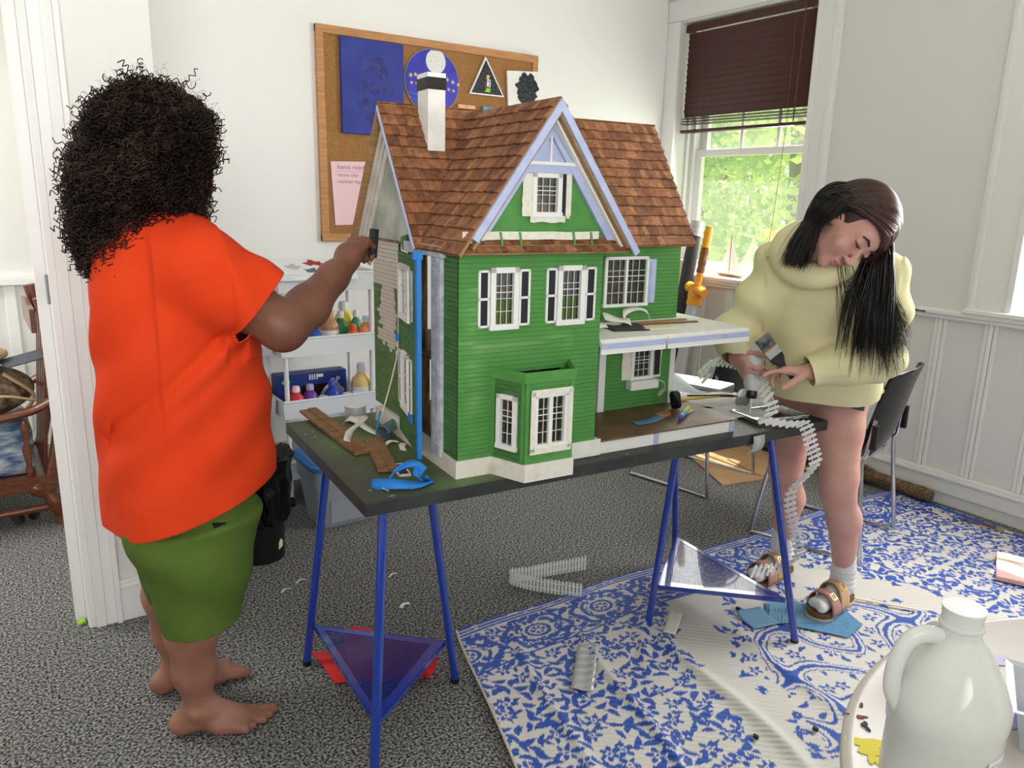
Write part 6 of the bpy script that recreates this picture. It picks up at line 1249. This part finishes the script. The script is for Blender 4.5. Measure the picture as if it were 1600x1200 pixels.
K2(MB().tube([hp_(-.021, .088, -.066), hp_(-.008, .0975, -.0635), hp_(.008, .0975, -.0635), hp_(.021, .088, -.066)], [.0015, .0032, .0032, .0015], 8), 'lips', 'lips', smooth=True); K2(MB().tube([hp_(-.018, .087, -.071), hp_(0, .095, -.0735), hp_(.018, .087, -.071)], [.0015, .0040, .0015], 8), 'lips', 'lips', smooth=True)
# hoodie
def near_ax(c, w, e): d = nrm(w - e); q = A(c) - w; t = q @ d; return -.03 < t < .075 and np.linalg.norm(q - d * t) < .056
S = SDF((1.84, 1.02, .70), (2.74, 2.0, 1.50), .0055); ax = nrm(SC_ - A((2.385, 1.56, .86)))
S.stack((2.385, 1.56, .83), SC_ - A((2.385, 1.56, .83)), lft, [-.06, .03, .14, .28, .40, .47, .52], [0] * 7, [.0, 0, 0, .0, 0, 0, 0], [.180, .188, .192, .19, .175, .13, .08], [.165, .165, .155, .145, .13, .10, .06], .05, p=2.2)
for s_, e_, w_ in ((LS, LE, LW), (RS, RE, RW)):
    wd = nrm(w_ - e_); S.chain([SC_ * .5 + s_ * .5, s_, (s_ + e_) / 2, e_, e_ * .45 + w_ * .55, w_ - wd * .055], [.080, .082, .078, .074, .062, .054], .04).chain([w_ - wd * .055, w_ + wd * .012], [.046, .045], .012)
Hn = [SC_ + A((.06, .10, .06)), SC_ + A((.03, .04, .10)), SC_ + A((-.05, -.06, .09)), SC_ + A((-.09, -.06, .03))]
nb = HC - up * .115; nk = SC_ * .3 + nb * .7 + A((.015, .02, .0)); n_ = nrm(nb - SC_ + up * .05); e1 = nrm(np.cross(n_, (0, 0, 1))); e2 = np.cross(n_, e1)
for k in range(14):
    a, b = 2 * PI * k / 14, 2 * PI * (k + 1) / 14; q = lambda t: nk + (e1 * math.cos(t) * .090 + e2 * math.sin(t) * .085); S.cap(q(a), q(b), .032, .032, .03)
S.ell((2.275, 1.555, 1.345), (.105, .105, .075), .05); S.ell(SC_ - fwd * .10 + A((0, 0, .03)), (.13, .13, .07), .05)
def folds2(x, y, z):
    a = (x - 2.3) * .5 - (y - 1.5) * .87; f = .007 * np.sin(26 * a + 6 * np.sin(5 * z)) * np.clip((1.2 - z) / .3, .1, 1) + .008 * np.sin(40 * z + 14 * a) * ((a > .19) | (a < -.2)); return f + .006 * np.sin(18 * z + 9 * x)
S.warp(folds2); hd_ = S.build('hoodie', 'hoodie', P2, cuts=(((2.385, 1.56, .822), (.10, .05, -1), lambda c: c.z < .90 and (A(c) - A((2.385, 1.56, .9))) @ lft < .25 and (A(c) - A((2.385, 1.56, .85))) @ lft > -.25 and c.x > 2.16), (tuple(LW + nrm(LW - LE) * .005), tuple(nrm(LW - LE)), lambda c: near_ax(c, LW, LE)), (tuple(RW + nrm(RW - RE) * .005), tuple(nrm(RW - RE)), lambda c: near_ax(c, RW, RE))), solid=.004, smooth_it=2)
S = SDF((2.16, 1.30, .66), (2.70, 1.92, .98), .006); S.stack(PEL + (-.045, .01, -.06), (0, 0, 1), lft, [-.06, .0, .12, .16], [0] * 4, [0] * 4, [.17, .175, .165, .16], [.135, .14, .13, .12], .04)
for c in ((2.405, 1.525, .74), (2.42, 1.70, .74)): S.cap(c, A(c) + (0, 0, .12), .106, .108, .03)
S.build('shorts', 'black', P2, cuts=(((2.4, 1.6, .795), (-.25, .1, -1), None),), solid=.003)
# socks and sandals
for s, an, dr in ((-1, A((2.49, 1.448, .095)), (-.985, -.10, 0)), (1, A((2.485, 1.712, .095)), (-.98, -.06, 0))):
    d = nrm(dr); sd = A((-d[1], d[0], 0)); z0 = .046
    S = SDF(an + A((-.30, -.12, -.09)), an + A((.12, .12, .14)), .0042); S.chain([an + (-.004, 0, .105), an + (0, 0, .05), an + (.004, 0, 0)], [.0405, .0395, .042], .02); h0 = an + d * -.035; h0[2] = z0 + .030
    S.cap(h0, an + (0, 0, -.005), .032, .040, .02).cap(an + (0, 0, -.012), an + d * .10 + (0, 0, z0 + .018 - an[2]), .036, .024, .02).cap(h0, an + d * .15 + (0, 0, z0 + .014 - an[2]), .028, .019, .02).cap(an + d * .08 + sd * .016 + (0, 0, z0 + .014 - an[2]), an + d * .170 + sd * .018 + (0, 0, z0 + .011 - an[2]), .022, .017, .015).cap(an + d * .08 - sd * .018 + (0, 0, z0 + .014 - an[2]), an + d * .155 - sd * .024 + (0, 0, z0 + .010 - an[2]), .020, .015, .015).cap(an + d * .162 + sd * .016 + (0, 0, z0 + .012 - an[2]), an + d * .150 - sd * .022 + (0, 0, z0 + .010 - an[2]), .0165, .0145, .01)
    S.warp(lambda x, y, z: .0018 * np.sin(z * 320) * ((z > an[2] + .0) & (z < an[2] + .065)) + .0009 * np.sin(np.arctan2(y - an[1], x - an[0]) * 34) * (z > an[2] + .06)); sk = S.build('sock', 'sock', P2, cuts=((tuple(an + (0, 0, .115)), (0, 0, 1), None),), solid=.002)
    for a_ in (-.65, 1.9):
        c = an + A((math.cos(a_ + PI) * .042, math.sin(a_ + PI) * .042, .062)); nn = nrm((math.cos(a_ + PI), math.sin(a_ + PI), 0)); tx = nrm(np.cross((0, 0, 1), nn)); M_ = frame(Vector(c), tx, (0, 0, 1))
        K2(MB(M_).prism([(-.012, .004), (-.006, -.004), (.013, .008), (-.004, .0005)], -.001, .0015), 'sock_mark', 'black')
    O = an + d * .055; O[2] = .010; lab = 'tan and pink strapped sandal on the %s' % ('foot nearer the camera standing on blue sandpaper' if s < 0 else 'rear foot behind the trestle leg'); t = thing('sandal', lab, 'sandal', tuple(O), math.atan2(d[1], d[0]), 'sandals worn by the person in the hoodie')
    out = [(-.125, .0), (-.118, .024), (-.09, .036), (-.03, .036), (.03, .042), (.085, .050), (.118, .042), (.135, .020), (.138, -.004), (.128, -.028), (.10, -.044), (.05, -.044), (-.02, -.036), (-.09, -.036), (-.118, -.024)]; bz = [(p.x, p.y) for p in bez([(x, y, 0) for x, y in out + out[:1]], 5)][:-1]
    MB().prism(bz, 0, .012).build('outsole', 'sole', t, bevel=.002); MB().prism([(x * .985, y * .985) for x, y in bz], .012, .030).build('footbed', 'cork_sole', t, bevel=.003)
    def strap(x0, w, H, hw_, m_, sk=0.):
        def g(u, v): a = PI * u; c_ = math.cos(a); return (x0 + w * (v - .5) * (1 + .5 * abs(c_)) + sk * c_, (hw_ + .003) * (abs(c_) ** .8) * (1 if c_ > 0 else -1), .018 + H * math.sin(a) ** .75)
        q = MB().grid(g, 26, 5).build('strap', m_, t, solid=.004, smooth=True, normals=False); bx = Vector(g(.34 if s < 0 else .3, .5)); bn = (Vector(g(.36, .5)) - Vector(g(.30, .5))).normalized(); bm = frame(bx + Vector((0, .004 if bx.y > 0 else -.004, .004)), (1, 0, 0), bn)
        b = MB(bm); hh = w * .36
        for a_ in ((-hh, hh, -.013, -.010), (-hh, hh, .010, .013)): b.box(*a_, 0, .002)
        for a_ in ((-hh, -hh + .003, -.013, .013), (hh - .003, hh, -.013, .013), (-.001, .001, -.013, .013)): b.box(*a_, 0, .002)
        b.build('buckle', 'gold', q)
    strap(-.002, .042, .089, .047, 'leather_tan', .010); strap(.064, .036, .068, .051, 'leather_pink', .008)
# long straight hair: cap from a centre parting, then hanging curtains
S = SDF(HC - .24, HC + .24, .006); S.ell(hp_(0, -.028, .033), (.082, .100, .097), .02, RH).ell(hp_(0, -.07, -.03), (.074, .05, .08), .02, RH); S.cap(hp_(-.06, .112, .028), hp_(.06, .112, .028), .079, .079, .012, cut=True); S.cap(hp_(0, .10, -.05), hp_(0, .09, -.14), .095, .09, .02, cut=True)
S.build('hair', 'hair_under', P2, smooth_it=2)
vs, fs, cl_ = [], [], []; rg = np.random.default_rng(17); RED, BLK = A(lin((98, 56, 46))), A(lin((20, 17, 17)))
FACE = ((hp_(-.008, .085, -.066), .030), (hp_(-.042, .055, -.028), .026), (hp_(-.02, .09, -.03), .026), (hp_(-.055, .045, .0), .016))
def lock(C, r0, m, sides=4):
    C = np.array(C)
    if min(np.linalg.norm(C - q, axis=1).min() - r_ for q, r_ in FACE) < 0: return
    n = len(C); tg = np.gradient(C, axis=0); tg /= np.linalg.norm(tg, axis=1)[:, None] + 1e-9; u = np.cross(tg, A((.3, .5, .81))); u /= np.linalg.norm(u, axis=1)[:, None] + 1e-9; w = np.cross(tg, u); b = len(vs); s = np.linspace(0, 1, n); r = r0 * np.minimum(1, 1.25 * (1 - s) + .12)
    ring = np.stack([C + (u * math.cos(2 * PI * k / sides) * 1.0 + w * math.sin(2 * PI * k / sides)) * r[:, None] for k in range(sides)], 1).reshape(-1, 3); vs.extend(ring.tolist()); g_ = np.clip(1 - np.arange(n) / m, 0, 1)[:, None] ** 1.3; k_ = rg.uniform(.6, 1.3); cl_.extend(np.repeat((RED * g_ + BLK * (1 - g_)) * k_, sides, axis=0).tolist())
    fs.extend((b + j * sides + k, b + j * sides + (k + 1) % sides, b + (j + 1) * sides + (k + 1) % sides, b + (j + 1) * sides + k) for j in range(n - 1) for k in range(sides))
def side_pt(F, th, side, sweep, extra=0.):
    f_ = F - max(0, F - .005) * sweep * (th / 1.6) ** 2.0; k = math.sqrt(max(.02, 1 - (f_ / .114) ** 2)); return hp_(side * (.088 + extra) * k * math.sin(th), -.026 + f_ + (extra if f_ > .05 else 0), .036 + (.104 + extra) * k * math.cos(th) - .34 * max(0, F - .045) * math.sin(min(th * 1.5, 1.57)))
def skull(l, a, extra=0.):
    """point on the hair cap: a = angle from forehead over the crown to the nape, l = angle from the parting to the side"""
    return hp_((.090 + extra) * math.sin(l), -.026 + (.110 + extra) * math.cos(l) * math.cos(a), .036 + (.104 + extra) * math.cos(l) * math.sin(a))
def strands(n, side, r, m_split):
    for _ in range(n):
        F = rg.uniform(-.098, .109); C = []; lm = rg.uniform(1.45, 1.75) if side < 0 else rg.uniform(1.2, 1.5); ex = rg.uniform(.001, .012) + .002; sweep = .97 if side < 0 else .30
        for k in range(9): t = k / 8; C.append(side_pt(F, t * lm, side, sweep, ex * (.4 + t)))
        p = C[-1]; v = nrm(C[-1] - C[-2])
        if side > 0: end = A((2.245, 1.265, rg.uniform(.955, 1.13))) + lft * rg.uniform(-.02, .05) + fwd * rg.uniform(-.02, .05)
        else:
            if rg.random() < .97: end = nb + ct * rg.uniform(.0, .055) - cu * (.05 + .25 * max(0, F)) + cr * (-.05 + .35 * F + rg.uniform(-.015, .015))
            else: end = p * .35 + A((2.20, 1.33, 1.0)) * .65; end = end + rg.normal(size=3) * .03; end[2] = rg.uniform(.98, 1.14)
        if side < 0 and F > .045: end = hp_(-.097, -.05, -.03) + rg.normal(size=3) * .006
        w = rg.normal(size=3) * .008
        for k in range(1, 19):
            t = k / 18; b1 = p + v * .06 + hl * side * .022; q = p * (1 - t) ** 3 + 3 * b1 * t * (1 - t) ** 2 + 3 * A((b1[0] * .45 + end[0] * .55, b1[1] * .45 + end[1] * .55, b1[2] * .6 + end[2] * .4)) * t * t * (1 - t) + end * t ** 3
            C.append(q + w * math.sin(t * 5))
        lock(C, r, 11 if side < 0 else 14)
strands(900, 1, .0024, 1.0); strands(1500, -1, .0024, 1.0)
# curtain in front of the chest: strands hanging from the far side of the parting
for _ in range(420):
    a = rg.uniform(.1, 1.3); p0 = side_pt(rg.uniform(-.05, .03), rg.uniform(.8, 1.45), 1, .2, .006); bx = A((2.20, 1.335, 0)) + lft * (rg.uniform(-.015, .095) if rg.random() < .9 else rg.uniform(-.06, -.01)) + fwd * rg.uniform(-.01, .06); ze = rg.uniform(.935, 1.10); C = []
    for k in range(22): t = k / 21; h = 1 - (1 - t) ** 2.2; q = p0 * (1 - h) + bx * h; q[2] = p0[2] * (1 - t) + ze * t; C.append(q + A((.01, .006, 0)) * math.sin(t * 4 + a * 3))
    lock(C, .0026, 3)
if True:
    me = bpy.data.meshes.new('hair_strands'); me.from_pydata(vs, [], fs); me.materials.append(W('hair_red')); me.color_attributes.new('Col', 'FLOAT_COLOR', 'POINT').data.foreach_set('color', np.concatenate([A(cl_), np.ones((len(cl_), 1))], 1).astype(np.float32).ravel()); me.polygons.foreach_set('use_smooth', [True] * len(me.polygons)); o = link(bpy.data.objects.new('hair_strands', me)); keep(o, P2)
# rings
for c, d in ((LW + LD * .105 + A((-.006, .01, .022)), LD), (LW + LD * .10 + A((-.004, .0, .003)), LD), (LW + LD * .095 + A((0, -.004, -.018)), LD)):
    M_ = frame(Vector(c), Vector(d).orthogonal().normalized(), Vector(d).cross(Vector(d).orthogonal().normalized())); K2(MB(M_).lathe([(.0095, -.0015), (.0105, 0), (.0095, .0015), (.0088, 0), (.0095, -.0015)], 18), 'ring', 'gold', smooth=True)
# what the hands hold
Q = A((2.065, 1.605, .925)); t = thing('glue_bottle', 'white squeeze bottle with black cap held upside down between both hands', 'bottle', tuple(Q)); R_ = Matrix.Rotation(.28, 4, 'Y') @ Matrix.Rotation(-.22, 4, 'X')
MB(R_).lathe([(0, .085), (.018, .084), (.027, .075), (.030, .04), (.030, -.02), (.029, -.055), (.022, -.075), (.017, -.082), (0, -.082)], 26).build('bottle_body', 'frosted', t, smooth=True); MB(R_).lathe([(0, -.108), (.014, -.106), (.0175, -.10), (.0175, -.08), (0, -.08)], 20).build('cap', 'black_gloss', t, smooth=True); MB(R_).tube([(0, 0, -.106), (.002, .0, -.15)], [.004, .0015], 8).build('nozzle', 'plastic_white', t, smooth=True)
q0 = LW + LD * .085 + A((-.015, .005, .03)); bd = nrm(-cr * .62 + cu * .78 + ct * .1); t = thing('paint_brush', 'wide paint brush with grey bristles held pointing up in the left hand', 'brush', tuple(q0)); bs = nrm(cr * .78 + cu * .62); BM = frame((0, 0, 0), Vector(bd), Vector(bs - bd * (bs @ bd)).normalized())
MB(BM).prism([(-.085, -.006), (-.02, -.008), (.008, -.022), (.022, -.024), (.022, .024), (.008, .022), (-.02, .008), (-.085, .006)], -.006, .006).build('handle', 'black', t, bevel=.003); MB(BM).box(.022, .052, -.026, .026, -.0075, .0075).build('ferrule', 'steel', t, bevel=.002); MB(BM).box(.046, .052, -.0265, .0265, -.008, .008).build('band', 'brass', t); m = MB(BM)
for _ in range(240): y = random.uniform(-.024, .024); z = random.uniform(-.006, .006); m.tube([(.051, y, z), (.075, y * 1.05, z), (.094 + random.uniform(0, .006), y * 1.12 + random.uniform(-.003, .003), z * .6)], [.0011, .0009, .0003], 3, cap=False)
m.build('bristles', 'bristle', t)
